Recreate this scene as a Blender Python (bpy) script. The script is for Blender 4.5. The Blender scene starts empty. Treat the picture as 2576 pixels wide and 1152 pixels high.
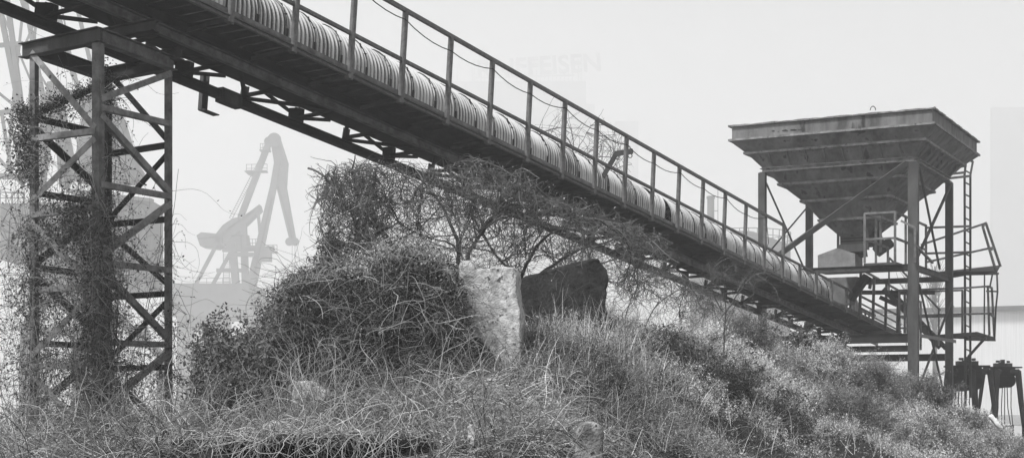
import bpy, math
import numpy as np
S = bpy.context.scene
C = S.collection
F, CX, HY = 3500.0, 1288.0, 1010.0      # lens in units of a 2576 wide picture, eye level line

# ------------------------------------------------------------------ camera
cam = bpy.data.cameras.new('camera'); co = bpy.data.objects.new('camera', cam); C.objects.link(co)
co.location = (0, 0, 0); co.rotation_euler = (math.pi/2, 0, 0)
cam.sensor_width = 36; cam.lens = F/2576*36; cam.shift_y = (HY-576)/2576; cam.clip_start = .1; cam.clip_end = 3000
S.camera = co
# ------------------------------------------------------------------ sky, sun, exposure
w = bpy.data.worlds.new('World'); S.world = w; w.use_nodes = True
nt = w.node_tree; bg = nt.nodes['Background']
sky = nt.nodes.new('ShaderNodeTexSky'); sky.sky_type = 'NISHITA'; sky.sun_disc = False
sky.sun_elevation = math.radians(48); sky.sun_rotation = math.radians(-140)
bw = nt.nodes.new('ShaderNodeRGBToBW')
nt.links.new(sky.outputs[0], bw.inputs[0]); nt.links.new(bw.outputs[0], bg.inputs[0]); bg.inputs[1].default_value = .085
sl = bpy.data.lights.new('sun', 'SUN'); sl.energy = 3.2; sl.angle = math.radians(12)
so = bpy.data.objects.new('sun', sl); C.objects.link(so)
so.rotation_euler = (math.radians(42), 0, math.radians(-40))
S.view_settings.view_transform = 'Standard'; S.view_settings.look = 'None'
S.view_settings.exposure = 1.02; S.view_settings.gamma = 1
S.cycles.volume_bounces = 4; S.cycles.max_bounces = 8; S.cycles.diffuse_bounces = 4
S.cycles.use_denoising = True

# ------------------------------------------------------------------ helpers
R = np.random.default_rng(7)
def V(*a): return np.array(a, float)
def P(x, y, Y): return V((x-CX)*Y/F, Y, (HY-y)*Y/F)
def nrm(v): v = np.asarray(v, float); return v/(np.linalg.norm(v, axis=-1, keepdims=True)+1e-9)

def tag(o, label=None, cat=None, group=None, kind=None):
    if label: o['label'] = label
    if cat: o['category'] = cat
    if group: o['group'] = group
    if kind: o['kind'] = kind
    return o
def empty(name, loc, label, cat, group=None):
    o = bpy.data.objects.new(name, None); C.objects.link(o); o.location = [float(c) for c in loc]
    tag(o, label, cat, group)
    return o
def link(name, me, mat, parent=None):
    o = bpy.data.objects.new(name, me); C.objects.link(o)
    if mat: me.materials.append(mat)
    if parent:
        o.parent = parent
        root = parent; off = np.zeros(3)
        while root: off += np.array(root.location); root = root.parent
        o.location = [float(-c) for c in off]      # meshes are built in world coordinates
    return o

class MB:
    k = 1.                               # section size factor for the far cranes and buildings
    def __init__(s): s.v = []; s.f = []; s.n = 0
    def add(s, vs, fs):
        for q in vs: s.v.append(tuple(float(c) for c in q))
        for f in fs: s.f.append(tuple(i+s.n for i in f))
        s.n += len(vs)
    def extr(s, p, q, prof, up=(0, 0, 1), prof2=None):
        p, q, up = V(*p), V(*q), V(*up)
        d = nrm(q-p); x = nrm(np.cross(d, up))
        if np.linalg.norm(np.cross(d, up)) < 1e-3: x = V(1, 0, 0)
        u = np.cross(x, d); n = len(prof)
        vs = [p+x*a+u*b for a, b in prof]+[q+x*a+u*b for a, b in (prof2 or prof)]
        s.add(vs, [tuple(range(n)), tuple(range(n, 2*n))[::-1]]+[(i, n+i, n+(i+1) % n, (i+1) % n) for i in range(n)])
        return s
    def bar(s, p, q, w, h, up=(0, 0, 1)):
        w, h = w*MB.k, h*MB.k
        return s.extr(p, q, [(-w/2, -h/2), (w/2, -h/2), (w/2, h/2), (-w/2, h/2)], up)
    def rod(s, p, q, r, n=8, r2=None):
        c = [(math.cos(2*math.pi*i/n), math.sin(2*math.pi*i/n)) for i in range(n)]
        r2 = (r if r2 is None else r2)*MB.k; r = r*MB.k
        return s.extr(p, q, [(a*r, b*r) for a, b in c], prof2=[(a*r2, b*r2) for a, b in c])
    def ibeam(s, p, q, w, h, t=.009, up=(0, 0, 1)):
        a, b = w/2, h/2
        pr = [(-a, -b), (a, -b), (a, -b+t), (t/2, -b+t), (t/2, b-t), (a, b-t), (a, b), (-a, b), (-a, b-t), (-t/2, b-t), (-t/2, -b+t), (-a, -b+t)]
        return s.extr(p, q, pr, up)
    def chan(s, p, q, w, h, t=.008, side=1, up=(0, 0, 1)):   # C section, web on the side `side`
        a, b = w*side, h/2
        pr = [(0, -b), (-a, -b), (-a, -b+t), (-t*side, -b+t), (-t*side, b-t), (-a, b-t), (-a, b), (0, b)]
        if side < 0: pr = pr[::-1]
        return s.extr(p, q, pr, up)
    def angle(s, p, q, w, h, t=.007, sx=1, sy=1, up=(0, 0, 1)):
        pr = [(0, 0), (w*sx, 0), (w*sx, t*sy), (t*sx, t*sy), (t*sx, h*sy), (0, h*sy)]
        if sx*sy < 0: pr = pr[::-1]
        return s.extr(p, q, pr, up)
    def path(s, pts, r, n=6):
        for a, b in zip(pts[:-1], pts[1:]): s.rod(a, b, r, n)
        return s
    def plate(s, pts, t):                # planar polygon with thickness t behind it
        pts = [V(*p) for p in pts]; n = len(pts)
        nn = nrm(np.cross(pts[1]-pts[0], pts[2]-pts[1]))*MB.k
        vs = pts+[p+nn*t for p in pts]
        s.add(vs, [tuple(range(n))[::-1], tuple(range(n, 2*n))]+[(i, (i+1) % n, n+(i+1) % n, n+i) for i in range(n)])
        return s
    def build(s, name, mat, parent=None, smooth=False):
        me = bpy.data.meshes.new(name); me.from_pydata(s.v, [], s.f); me.update()
        if smooth:
            for p in me.polygons: p.use_smooth = True
        return link(name, me, mat, parent)

# ---- fast numpy meshes for plants
class NB:
    def __init__(s): s.v = []; s.q = []; s.t = []; s.n = 0
    def add(s, v, q, t):
        s.v.append(v.reshape(-1, 3)); s.q.append(q.reshape(-1, 4)+s.n); s.t.append(t.reshape(-1)); s.n += v.reshape(-1, 3).shape[0]
    def tubes(s, pts, r, taper=.35, sides=3, tint=None):
        N, K, _ = pts.shape
        d = np.gradient(pts, axis=1); d = nrm(d)
        a = nrm(np.cross(d, nrm(R.normal(size=(N, 1, 3)))+0*d)); b = np.cross(d, a)
        rr = (np.broadcast_to(np.asarray(r, float).reshape(-1, 1), (N, 1))*np.linspace(1, taper, K)[None])[..., None, None]
        an = np.arange(sides)*2*np.pi/sides
        v = pts[:, :, None]+rr*(a[:, :, None]*np.cos(an)[None, None, :, None]+b[:, :, None]*np.sin(an)[None, None, :, None])
        idx = np.arange(N*K*sides).reshape(N, K, sides)
        nx = np.roll(idx, -1, axis=2)
        q = np.stack([idx[:, :-1], nx[:, :-1], nx[:, 1:], idx[:, 1:]], -1)
        t = R.random(N) if tint is None else np.broadcast_to(tint, (N,))
        s.add(v, q, np.broadcast_to(t[:, None, None], (N, K, sides)).copy())
    def blades(s, pts, wd, taper=.2, tint=None):
        N, K, _ = pts.shape
        d = nrm(np.gradient(pts, axis=1)); a = nrm(np.cross(d, R.normal(size=(N, 1, 3))+0*d))
        rr = (np.broadcast_to(np.asarray(wd, float).reshape(-1, 1), (N, 1))*np.linspace(1, taper, K)[None])[..., None]
        v = np.stack([pts-a*rr/2, pts+a*rr/2], 2)
        idx = np.arange(N*K*2).reshape(N, K, 2)
        q = np.stack([idx[:, :-1, 0], idx[:, :-1, 1], idx[:, 1:, 1], idx[:, 1:, 0]], -1)
        t = R.random(N) if tint is None else np.broadcast_to(tint, (N,))
        s.add(v, q, np.broadcast_to(t[:, None, None], (N, K, 2)).copy())
    def leaves(s, c, size, el=1.6, tint=None, droop=0.):
        M = len(c); a = R.normal(size=(M, 3)); a[:, 2] -= droop; a = nrm(a); b = nrm(np.cross(a, R.normal(size=(M, 3))))
        sz = (np.broadcast_to(size, (M,))*R.uniform(.6, 1.3, M))[:, None]
        nn = np.cross(a, b)
        v = np.stack([c, c+a*sz*el*.5+b*sz*.5+nn*sz*.15, c+a*sz*el, c+a*sz*el*.5-b*sz*.5+nn*sz*.15], 1)
        t = R.random(M) if tint is None else np.broadcast_to(tint, (M,))
        s.add(v, np.arange(M*4).reshape(M, 4), np.repeat(t[:, None], 4, 1))
    def build(s, name, mat, parent=None):
        v = np.concatenate(s.v).astype(np.float32); q = np.concatenate(s.q).astype(np.int32); t = np.concatenate(s.t).astype(np.float32)
        me = bpy.data.meshes.new(name); me.vertices.add(len(v)); me.vertices.foreach_set('co', v.ravel())
        me.loops.add(q.size); me.loops.foreach_set('vertex_index', q.ravel())
        me.polygons.add(len(q)); me.polygons.foreach_set('loop_start', np.arange(0, q.size, 4, dtype=np.int32))
        at = me.attributes.new('tint', 'FLOAT', 'POINT'); at.data.foreach_set('value', t)
        me.update(calc_edges=True)
        return link(name, me, mat, parent)
def walk(st, d, n, seg, wander=.3, grav=0., damp=0., clamp=None, up=None):
    st = np.asarray(st, float); N = len(st); p = np.empty((N, n+1, 3)); p[:, 0] = st
    d = nrm(np.asarray(d, float)); seg = np.broadcast_to(seg, (N,))[:, None]; k = R.normal(size=(N, 3))*wander*.5
    for i in range(n):
        k = k*.75+R.normal(size=(N, 3))*wander*.5
        d = d+k; d[:, 2] += grav
        d = nrm(d); nxt = p[:, i]+d*seg
        if clamp is not None: nxt = clamp(nxt)
        p[:, i+1] = nxt
    return p
_nd = R.normal(size=(7, 3)); _np = R.uniform(0, 6.28, 7)
def patch(p, sc=1.):                      # smooth 0..1 value that varies over the ground
    v = sum(np.sin(p@(d*sc)*f+ph)/f for d, ph, f in zip(_nd, _np, (1, 1.3, 1.7, 2.3, 3.1, 4.2, 5.)))
    return np.clip(.5+v*.28, 0, 1)
def crown(pts, env):                      # keep only twigs inside a crown outline: env = (columns, upper edge)
    x = CX+F*pts[..., 0]/pts[..., 1]; y = HY-F*pts[..., 2]/pts[..., 1]
    ok = (y > np.interp(x, env[0], env[1])+R.normal(size=(len(pts), 1))*9) & (x > env[0][0]+np.abs(R.normal(size=(len(pts), 1)))*22) & (x < env[0][-1])
    k = ok.all(1)
    if len(env) > 2: k &= R.random(len(pts)) < np.interp(x[:, 0], env[2][0], env[2][1])
    return pts[k]
def sample(pts, M, lo=0., hi=1.):
    N, K, _ = pts.shape; i = R.integers(0, N, M); f = R.uniform(lo, hi, M)*(K-1); k = np.minimum(f.astype(int), K-2); g = (f-k)[:, None]
    a, b = pts[i, k], pts[i, k+1]
    return a*(1-g)+b*g, nrm(b-a)
def dirs(N, up=0., spread=1.): d = R.normal(size=(N, 3))*spread; d[:, 2] += up; return nrm(d)

# ------------------------------------------------------------------ materials (the photograph is black and white)
def g(v): return (v, v, v, 1)
def mat(name, a, b, rough=.7, scale=3., detail=6., lo=.35, hi=.65, stretch=None, bump=.0, bscale=40., spots=None, metal=0.):
    m = bpy.data.materials.new(name); m.use_nodes = True; t = m.node_tree; N = t.nodes; L = t.links
    bs = N['Principled BSDF']; bs.inputs['Roughness'].default_value = rough; bs.inputs['Metallic'].default_value = metal
    bs.inputs['Specular IOR Level'].default_value = .16
    tc = N.new('ShaderNodeTexCoord'); mp = N.new('ShaderNodeMapping'); L.new(tc.outputs['Object'], mp.inputs[0])
    if stretch: mp.inputs['Scale'].default_value = stretch
    no = N.new('ShaderNodeTexNoise'); no.inputs['Scale'].default_value = scale; no.inputs['Detail'].default_value = detail; no.inputs['Roughness'].default_value = .65
    L.new(mp.outputs[0], no.inputs['Vector'])
    cr = N.new('ShaderNodeValToRGB'); cr.color_ramp.elements[0].position = lo; cr.color_ramp.elements[1].position = hi
    cr.color_ramp.elements[0].color = g(a); cr.color_ramp.elements[1].color = g(b); L.new(no.outputs['Fac'], cr.inputs[0])
    col = cr.outputs[0]
    if spots:
        sc, th, val = spots
        n2 = N.new('ShaderNodeTexNoise'); n2.inputs['Scale'].default_value = sc; n2.inputs['Detail'].default_value = 4; L.new(mp.outputs[0], n2.inputs['Vector'])
        r2 = N.new('ShaderNodeValToRGB'); r2.color_ramp.elements[0].position = th; r2.color_ramp.elements[1].position = th+.07
        L.new(n2.outputs['Fac'], r2.inputs[0]); mx = N.new('ShaderNodeMix'); mx.data_type = 'RGBA'
        L.new(r2.outputs[0], mx.inputs[0]); L.new(col, mx.inputs[6]); mx.inputs[7].default_value = g(val); col = mx.outputs[2]
    L.new(col, bs.inputs['Base Color'])
    if bump:
        n3 = N.new('ShaderNodeTexNoise'); n3.inputs['Scale'].default_value = bscale; n3.inputs['Detail'].default_value = 5; L.new(tc.outputs['Object'], n3.inputs['Vector'])
        bp = N.new('ShaderNodeBump'); bp.inputs['Strength'].default_value = bump; bp.inputs['Distance'].default_value = .02
        L.new(n3.outputs['Fac'], bp.inputs['Height']); L.new(bp.outputs[0], bs.inputs['Normal'])
    return m
def tintmat(name, a, b, rough=.8):
    m = bpy.data.materials.new(name); m.use_nodes = True; t = m.node_tree; N = t.nodes; L = t.links
    bs = N['Principled BSDF']; bs.inputs['Roughness'].default_value = rough; bs.inputs['Specular IOR Level'].default_value = .2
    at = N.new('ShaderNodeAttribute'); at.attribute_name = 'tint'
    cr = N.new('ShaderNodeValToRGB'); cr.color_ramp.elements[0].color = g(a); cr.color_ramp.elements[1].color = g(b); L.new(at.outputs['Fac'], cr.inputs[0])
    L.new(cr.outputs[0], bs.inputs['Base Color'])
    return m
M_STEEL = mat('painted_steel', .055, .165, .6, 6, bump=.25, bscale=60, spots=(14, .68, .03))
M_STEEL2 = mat('weathered_steel', .022, .062, .65, 4, bump=.25, bscale=50, stretch=(1, 1, .35), spots=(9, .66, .028))
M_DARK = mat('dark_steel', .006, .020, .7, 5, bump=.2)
M_RAIL = mat('galvanised_rail', .075, .14, .55, 18, bump=.3, bscale=90, spots=(40, .66, .05))
M_GRATE = mat('walkway_plate', .010, .034, .6, 8, bump=.5, bscale=120, spots=(90, .74, .16))
M_HOP = mat('hopper_paint', .045, .17, .75, 1.6, 12, .36, .64, bump=.45, bscale=9, stretch=(1.6, 1.6, .35), spots=(3.2, .60, .02))
M_RIB = mat('worn_hopper_rib', .08, .22, .75, 5, 10, .36, .64, bump=.4, bscale=30, spots=(12, .62, .03))
M_HOOD = mat('grey_sheet_hood', .11, .19, .7, 4, bump=.2)
M_FAR = mat('crane_paint', .05, .09, .7, .5)
M_FARB = mat('silo_render', .09, .13, .8, .1)
M_CONC = mat('pale_concrete', .20, .50, .95, 14, 15, .36, .62, bump=.8, bscale=60, spots=(22, .60, .08))
M_CONC2 = mat('grey_concrete', .05, .30, .95, 5, 14, .40, .62, bump=.8, bscale=60, spots=(20, .60, .05))
M_BRACE = mat('pale_brace', .10, .24, .6, 7, bump=.25, bscale=60, spots=(12, .64, .05))
M_CONCD = mat('dark_stained_concrete', .006, .04, .9, 9, 12, .3, .75, bump=.9, bscale=34, spots=(5, .63, .085))
M_SOIL = mat('dark_soil', .008, .035, .95, 6, bump=1., bscale=15)
M_GROUND = mat('pale_ground', .30, .45, .95, .08)
M_WATER = mat('river_water', .10, .12, .25, .05)
M_BARK = tintmat('bark', .03, .085)
M_TWIG = tintmat('twigs', .012, .17)
M_VINE = tintmat('vine_stems', .018, .50)
M_STRAW = tintmat('dry_straw', .12, .66)
M_LEAFD = tintmat('dark_leaves', .006, .15)
M_LEAFM = tintmat('weed_leaves', .025, .45)
M_LEAFL = tintmat('pale_feathery_weed', .04, .88)
# corrugated sheets: pale, weathered streaks run round each rib, colour darkens in the grooves
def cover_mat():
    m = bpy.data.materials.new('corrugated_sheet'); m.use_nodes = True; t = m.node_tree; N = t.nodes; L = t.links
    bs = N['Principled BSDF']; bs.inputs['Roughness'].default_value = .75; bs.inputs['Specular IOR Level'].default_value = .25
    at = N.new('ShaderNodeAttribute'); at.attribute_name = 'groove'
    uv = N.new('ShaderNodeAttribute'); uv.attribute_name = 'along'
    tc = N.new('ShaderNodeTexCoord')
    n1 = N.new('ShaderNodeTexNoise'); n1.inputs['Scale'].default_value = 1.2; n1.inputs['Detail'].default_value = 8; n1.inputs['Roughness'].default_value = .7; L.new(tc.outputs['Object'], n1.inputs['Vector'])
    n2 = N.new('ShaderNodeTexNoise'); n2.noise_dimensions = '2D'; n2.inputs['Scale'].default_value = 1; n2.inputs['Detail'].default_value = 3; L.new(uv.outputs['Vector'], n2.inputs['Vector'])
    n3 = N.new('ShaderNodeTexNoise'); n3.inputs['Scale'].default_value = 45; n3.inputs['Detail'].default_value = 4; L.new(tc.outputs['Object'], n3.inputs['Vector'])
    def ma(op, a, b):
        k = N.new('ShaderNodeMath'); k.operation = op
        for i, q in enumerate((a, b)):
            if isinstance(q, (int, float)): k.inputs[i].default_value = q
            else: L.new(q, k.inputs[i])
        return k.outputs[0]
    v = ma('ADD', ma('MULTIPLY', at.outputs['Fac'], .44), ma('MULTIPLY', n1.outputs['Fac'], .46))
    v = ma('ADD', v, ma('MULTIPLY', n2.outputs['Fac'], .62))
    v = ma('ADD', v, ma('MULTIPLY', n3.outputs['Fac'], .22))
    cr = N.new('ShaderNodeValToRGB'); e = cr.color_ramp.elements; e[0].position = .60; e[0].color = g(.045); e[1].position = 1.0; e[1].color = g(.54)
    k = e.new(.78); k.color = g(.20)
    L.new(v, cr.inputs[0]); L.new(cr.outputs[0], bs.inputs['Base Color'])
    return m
M_COVER = cover_mat()

# ------------------------------------------------------------------ ground
GZ = -1.6
COL = np.array([-900, -200, 0, 400, 640, 750, 1100, 1220, 1330, 1500, 1700, 1900, 2100, 2290, 2400, 2450, 2500, 2600, 2900, 3400.])
YB = np.array([8.6, 8.6, 8.6, 8.8, 9, 9, 9, 9.4, 9.8, 10.5, 12, 14, 16, 18, 19, 19.5, 20, 21, 22, 23.])
YC = np.array([11.5, 11.5, 11.5, 11.8, 12.4, 12.7, 12.8, 13, 14, 15, 18, 22, 27, 30, 31, 31.5, 32, 32, 32, 32.])
CY = np.array([1135, 1132, 1128, 1120, 1060, 1000, 955, 935, 870, 815, 845, 880, 925, 968, 1025, 1052, 1085, 1150, 1175, 1180.])
def H(X, Y):
    X = np.asarray(X, float); Y = np.asarray(Y, float)
    c = CX+F*X/np.maximum(Y, .5)
    yb = np.interp(c, COL, YB); yc = np.interp(c, COL, YC); cy = np.interp(c, COL, CY)
    zc = (HY-cy)*yc/F; zb = (HY-1162)*yb/F; zb = np.minimum(zb, zc-.02)
    t = np.clip((Y-yb)/(yc-yb), 0, 1); s = t*t*(3-2*t)*.5+t*.5
    z = zb+(zc-zb)*s
    z = np.where(Y < yb, np.maximum(GZ, zb-(yb-Y)*.45), z)
    k = np.clip((Y-yc)/3.5, 0, 1)
    z = np.where(Y > yc, zc+(GZ-zc)*(k*k*(3-2*k)), z)
    b = .05*np.sin(2.1*X+1.3*Y)+.04*np.sin(4.3*X-3.1*Y+1)+.025*np.sin(9*X+7*Y)
    return np.where(z > GZ+.05, z+b, z)
xs = np.linspace(-14, 24, 190); ys = np.linspace(3, 40, 220)
gx, gy = np.meshgrid(xs, ys); gz = H(gx, gy)-.004
mb = MB(); nx_ = len(xs)
mb.v = [tuple(map(float, q)) for q in zip(gx.ravel(), gy.ravel(), gz.ravel())]; mb.n = len(mb.v)
mb.f = [(j*nx_+i, j*nx_+i+1, (j+1)*nx_+i+1, (j+1)*nx_+i) for j in range(len(ys)-1) for i in range(nx_-1)]
tag(mb.build('embankment', M_SOIL, smooth=True), 'overgrown earth embankment under the conveyor', 'embankment', kind='structure')
mb = MB(); mb.add([(-530, -30, GZ-.02), (530, -30, GZ-.02), (530, 940, GZ-.02), (-530, 940, GZ-.02)], [(0, 1, 2, 3)])
tag(mb.build('ground', M_GROUND), 'flat pale harbour ground in fog', 'ground', kind='structure')
mb = MB(); mb.add([(14, 95, GZ), (450, 95, GZ), (450, 170, GZ), (14, 170, GZ)], [(0, 1, 2, 3)])
tag(mb.build('harbour_water', M_WATER), 'grey harbour water behind the grabs', 'water', kind='structure')

# ------------------------------------------------------------------ conveyor bridge
DI = V(.5363, .8648, -.0990); D0 = V(-2.4716, 15.7, 3.934); NW = V(-.85, .527, 0)
UD = nrm(DI); UP = nrm(V(0, 0, 1)-UD*UD[2])
def CP(i, w=0., z=0.): return D0+DI*i+NW*w+UP*z
I0, I1 = -7, 23.6
conv = empty('conveyor_bridge', (float(CP(-1.7, 1)[0]), float(CP(-1.7, 1)[1]), 3.65), 'long inclined steel conveyor bridge with corrugated arched cover and railed walkway', 'conveyor')
MB().chan(CP(I0, .7, -.088), CP(I1, .7, -.088), .06, .118, side=-1, up=UP).build('main_beam', M_STEEL, conv)
MB().ibeam(CP(I0, 1.4, -.224), CP(I1, 1.4, -.224), .10, .104, .012, up=UP).build('main_beam', M_DARK, conv)
b = MB(); b.bar(CP(I0, .97, -.004), CP(I1, .97, -.004), .66, .012, up=UP); b.bar(CP(I0, .64, .1), CP(I1, .64, .1), .01, .2, up=UP); b.chan(CP(I0, 1.3, .03), CP(I1, 1.3, .03), .04, .06, side=1, up=UP)
b.build('belt_tray', M_DARK, conv)
b = MB()
for i in np.arange(-7, 23.01, .2): b.bar(CP(i+.008, .36, .098+R.uniform(-.006, .004)), CP(i+.19, .36, .098+R.uniform(-.006, .004)), .60, .02, up=UP)
b.build('walkway_deck', M_GRATE, conv)
MB().chan(CP(I0, .035, .062), CP(I1, .035, .062), .04, .058, side=-1, up=UP).build('edge_beam', M_RAIL, conv)
b = MB(); b.angle(CP(I0, .05, .115), CP(I1, .05, .115), -.03, .055, up=UP)
b.build('toe_board', M_STEEL, conv)
for i in range(-7, 24):
    br = MB(); br.angle(CP(i, .05, .075), CP(i, .69, .03), .045, -.045, up=UP).build('bracket', M_STEEL2, conv)
    top = .57 if 16 <= i <= 19 else 1.20
    p = MB(); p.angle(CP(i, 0, .0), CP(i, 0, top), .055, -.05, .008, up=-NW)
    p.bar(CP(i-.035, .01, .03), CP(i+.035, .01, .03), .07, .05, up=UP)
    p.build('railing_post', M_RAIL, conv)
MB().bar(CP(I0, .02, 1.205), CP(15.03, .02, 1.205), .045, .05, up=UP).build('handrail', M_RAIL, conv)
MB().bar(CP(19.97, .02, 1.205), CP(23.6, .02, 1.205), .045, .045, up=UP).build('handrail', M_RAIL, conv)
MB().bar(CP(I0, .035, .57), CP(23.6, .035, .57), .04, .042, up=UP).build('middle_rail', M_RAIL, conv)
b = MB(); 
for k in (.25, .42): b.bar(CP(20, .035, k-.02), CP(23.4, .035, k-.05), .03, .03, up=UP)
b.build('middle_rail', M_RAIL, conv)
# struts between the two beams
nodes = np.arange(-.3-.968*6, 23, .968)
lat = MB()
for k, i in enumerate(nodes):
    gnode = (k % 2 == 0); b = MB()
    b.bar(CP(i, 1.38, -.17), CP(i, 1.36, -.01), .02, .07, up=UD)
    b.bar(CP(i+.06, 1.38, -.17), CP(i+.06, 1.36, -.01), .05, .015, up=UD)
    lat.angle(CP(i, 1.4, -.17), CP(i+.05, .72, -.13), .055, .055, up=UP)
    if gnode:
        gus = MB(); gus.plate([CP(i-.16, 1.36, -.17), CP(i+.12, 1.36, -.17), CP(i+.12, 1.355, .0), CP(i+.02, 1.355, .0), CP(i-.16, 1.355, -.06)], .012); gus.build('gusset_plate', M_DARK, conv)
        b.bar(CP(i-.08, 1.37, -.1), CP(i-.62, 1.34, -.0), .045, .02, up=NW)
        b.bar(CP(i+.1, 1.37, -.12), CP(i+.62, 1.34, -.0), .045, .02, up=NW)
    else:
        lat.angle(CP(i, 1.38, -.19), CP(i+.93, .74, -.14), .05, .05, up=UP)
        lat.bar(CP(i+.03, 1.36, -.16), CP(i-.72, .74, -.10), .05, .03, up=UP)
    b.build('strut', M_STEEL2, conv)
lat.build('cross_bracing', M_DARK, conv)
b = MB(); b.chan(CP(.17, 1.55, -.45), CP(.17, 1.55, .0), .06, .10, side=1, up=UD); b.bar(CP(.13, 1.5, -.45), CP(.38, 1.5, -.45), .1, .012, up=UP)
b.bar(CP(.34, 1.4, -.235), CP(.6, 1.4, -.235), .125, .15, up=UP); b.bar(CP(.3, 1.4, -.225), CP(.64, 1.4, -.225), .115, .17, up=UP)
b.build('splice_clamp', M_STEEL2, conv)
MB().ibeam(CP(-1.70, .34, -.215), CP(-1.70, 1.34, -.215), .11, .125, .01, up=UP).build('cross_beam', M_STEEL2, conv)
MB().ibeam(CP(-.95, .74, -.215), CP(-.95, 1.34, -.215), .1, .125, .01, up=UP).build('cross_beam', M_STEEL2, conv)

# corrugated covers, one sheet after another
CW, CR, CZ = 1.03, .44, .53
def sheet(i0, i1, dr=0., lift=0., yaw=0., name='cover_sheet', open_=0.):
    ppr = 6; L = (i1-i0)*1.0223; n = max(2, int(round(L/.076))*ppr); A = 30
    u = np.linspace(0, L, n+1); th = np.concatenate([[-.42, -.2], np.linspace(0, np.pi, A-3), [np.pi+.2, np.pi+.42]])
    uu, tt = np.meshgrid(u, th, indexing='ij')
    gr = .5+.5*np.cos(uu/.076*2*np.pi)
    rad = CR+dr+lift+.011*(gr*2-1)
    ww = np.where((tt >= 0) & (tt <= np.pi), -np.cos(tt)*rad, np.where(tt < 0, -rad, rad))
    zz = np.where((tt >= 0) & (tt <= np.pi), np.sin(tt)*rad, np.where(tt < 0, tt, -(tt-np.pi)))
    uu2 = uu+yaw*(np.sin(np.clip(tt, 0, np.pi)))*(1)+yaw*.5*ww*2
    pts = CP(i0, CW, CZ)+uu2[..., None]*UD+ww[..., None]*NW+zz[..., None]*UP
    v = pts.reshape(-1, 3).astype(np.float32); K = len(th)
    idx = np.arange(len(v)).reshape(n+1, K)
    q = np.stack([idx[:-1, :-1], idx[1:, :-1], idx[1:, 1:], idx[:-1, 1:]], -1).reshape(-1, 4).astype(np.int32)
    me = bpy.data.meshes.new(name); me.vertices.add(len(v)); me.vertices.foreach_set('co', v.ravel())
    me.loops.add(q.size); me.loops.foreach_set('vertex_index', q.ravel()); me.polygons.add(len(q))
    me.polygons.foreach_set('loop_start', np.arange(0, q.size, 4, dtype=np.int32)); me.polygons.foreach_set('use_smooth', np.ones(len(q), bool))
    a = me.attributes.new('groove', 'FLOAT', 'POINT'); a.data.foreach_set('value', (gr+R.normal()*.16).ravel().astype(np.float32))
    a = me.attributes.new('along', 'FLOAT_VECTOR', 'POINT')
    av = np.stack([(i0*1.02+uu)*9, tt*.35, 0*uu], -1).astype(np.float32); a.data.foreach_set('vector', av.ravel())
    me.update(calc_edges=True)
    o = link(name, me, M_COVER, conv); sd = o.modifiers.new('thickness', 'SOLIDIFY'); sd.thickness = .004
    return o
edges = list(np.arange(-7, 10.01, .5))
for k, (a, c) in enumerate(zip(edges[:-1], edges[1:])):
    sheet(a, c+.03, dr=.006*(k % 2)+R.uniform(-.003, .003), yaw=R.uniform(-.012, .012))
sheet(10.0, 10.2, .0); sheet(10.22, 10.72, .012, .012, yaw=.16)
for k, a in enumerate(np.arange(10.93, 19.9, .5)): sheet(a, a+.53, dr=.006*(k % 2)+R.uniform(-.004, .004), yaw=R.uniform(-.02, .02))
sheet(19.93, 20.4, .004); sheet(20.95, 21.6, .03, yaw=-.05)
# tension straps over the sheet joints
st = 0
for a in list(np.arange(-2.5, 10, .5))+list(np.arange(11.4, 20.3, .5)):
    pts = [CP(a+.01*math.sin(7*a+5*t), CW-math.cos(t)*(CR+.022), CZ+math.sin(t)*(CR+.022)) for t in np.linspace(.0, 2.2, 12)]
    m = MB(); m.path(pts, .0065, 5)
    q = CP(a, CW-CR-.022, CZ); m.bar(q, q-UP*.10, .012, .03, up=UD); m.rod(q-UP*.09, CP(a+.05, .64, .16), .005, 5)
    m.path([pts[4]+NW*-.01, CP(a+.02, CW-CR*.85, CZ+.2), pts[2]-NW*.012], .012, 5)
    m.build('tension_strap', M_DARK, conv); st += 1
# frame showing where sheets are missing, and the tail end
b = MB()
for s_, e_ in ((10.1, 11.1), (20.3, 23.2)):
    for wv in (.66, 1.34):
        b.bar(CP(s_, wv, .20), CP(e_, wv, .20), .04, .05, up=UP); b.bar(CP(s_, wv, .62), CP(e_, wv, .60), .035, .05, up=UP)
    for q in np.arange(s_, e_, .3):
        b.bar(CP(q, .66, .2), CP(q, .66, .62), .035, .04, up=UD)
        if s_ < 20: b.bar(CP(q, .66, .62), CP(q, 1.34, .62), .03, .03)
b.build('belt_frame', M_STEEL2, conv)
b = MB(); b.bar(CP(10, 1.0, .28), CP(23, 1.0, .24), .62, .02, up=UP); b.build('belt', M_DARK, conv)
b = MB(); b.rod(CP(23.1, .68, .28), CP(23.1, 1.36, .28), .16, 20)
b.build('tail_drum', M_DARK, conv, True)
b = MB(); b.bar(CP(21.5, 1.15, .66), CP(21.85, 1.15, .64), .26, .2, up=UP); b.bar(CP(21.9, 1.34, .38), CP(23.5, 1.34, .36), .04, .16, up=UP)
b.bar(CP(22.2, .66, .30), CP(23.5, .66, .30), .03, .12, up=UP)
b.build('skirt_box', M_STEEL2, conv)
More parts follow.
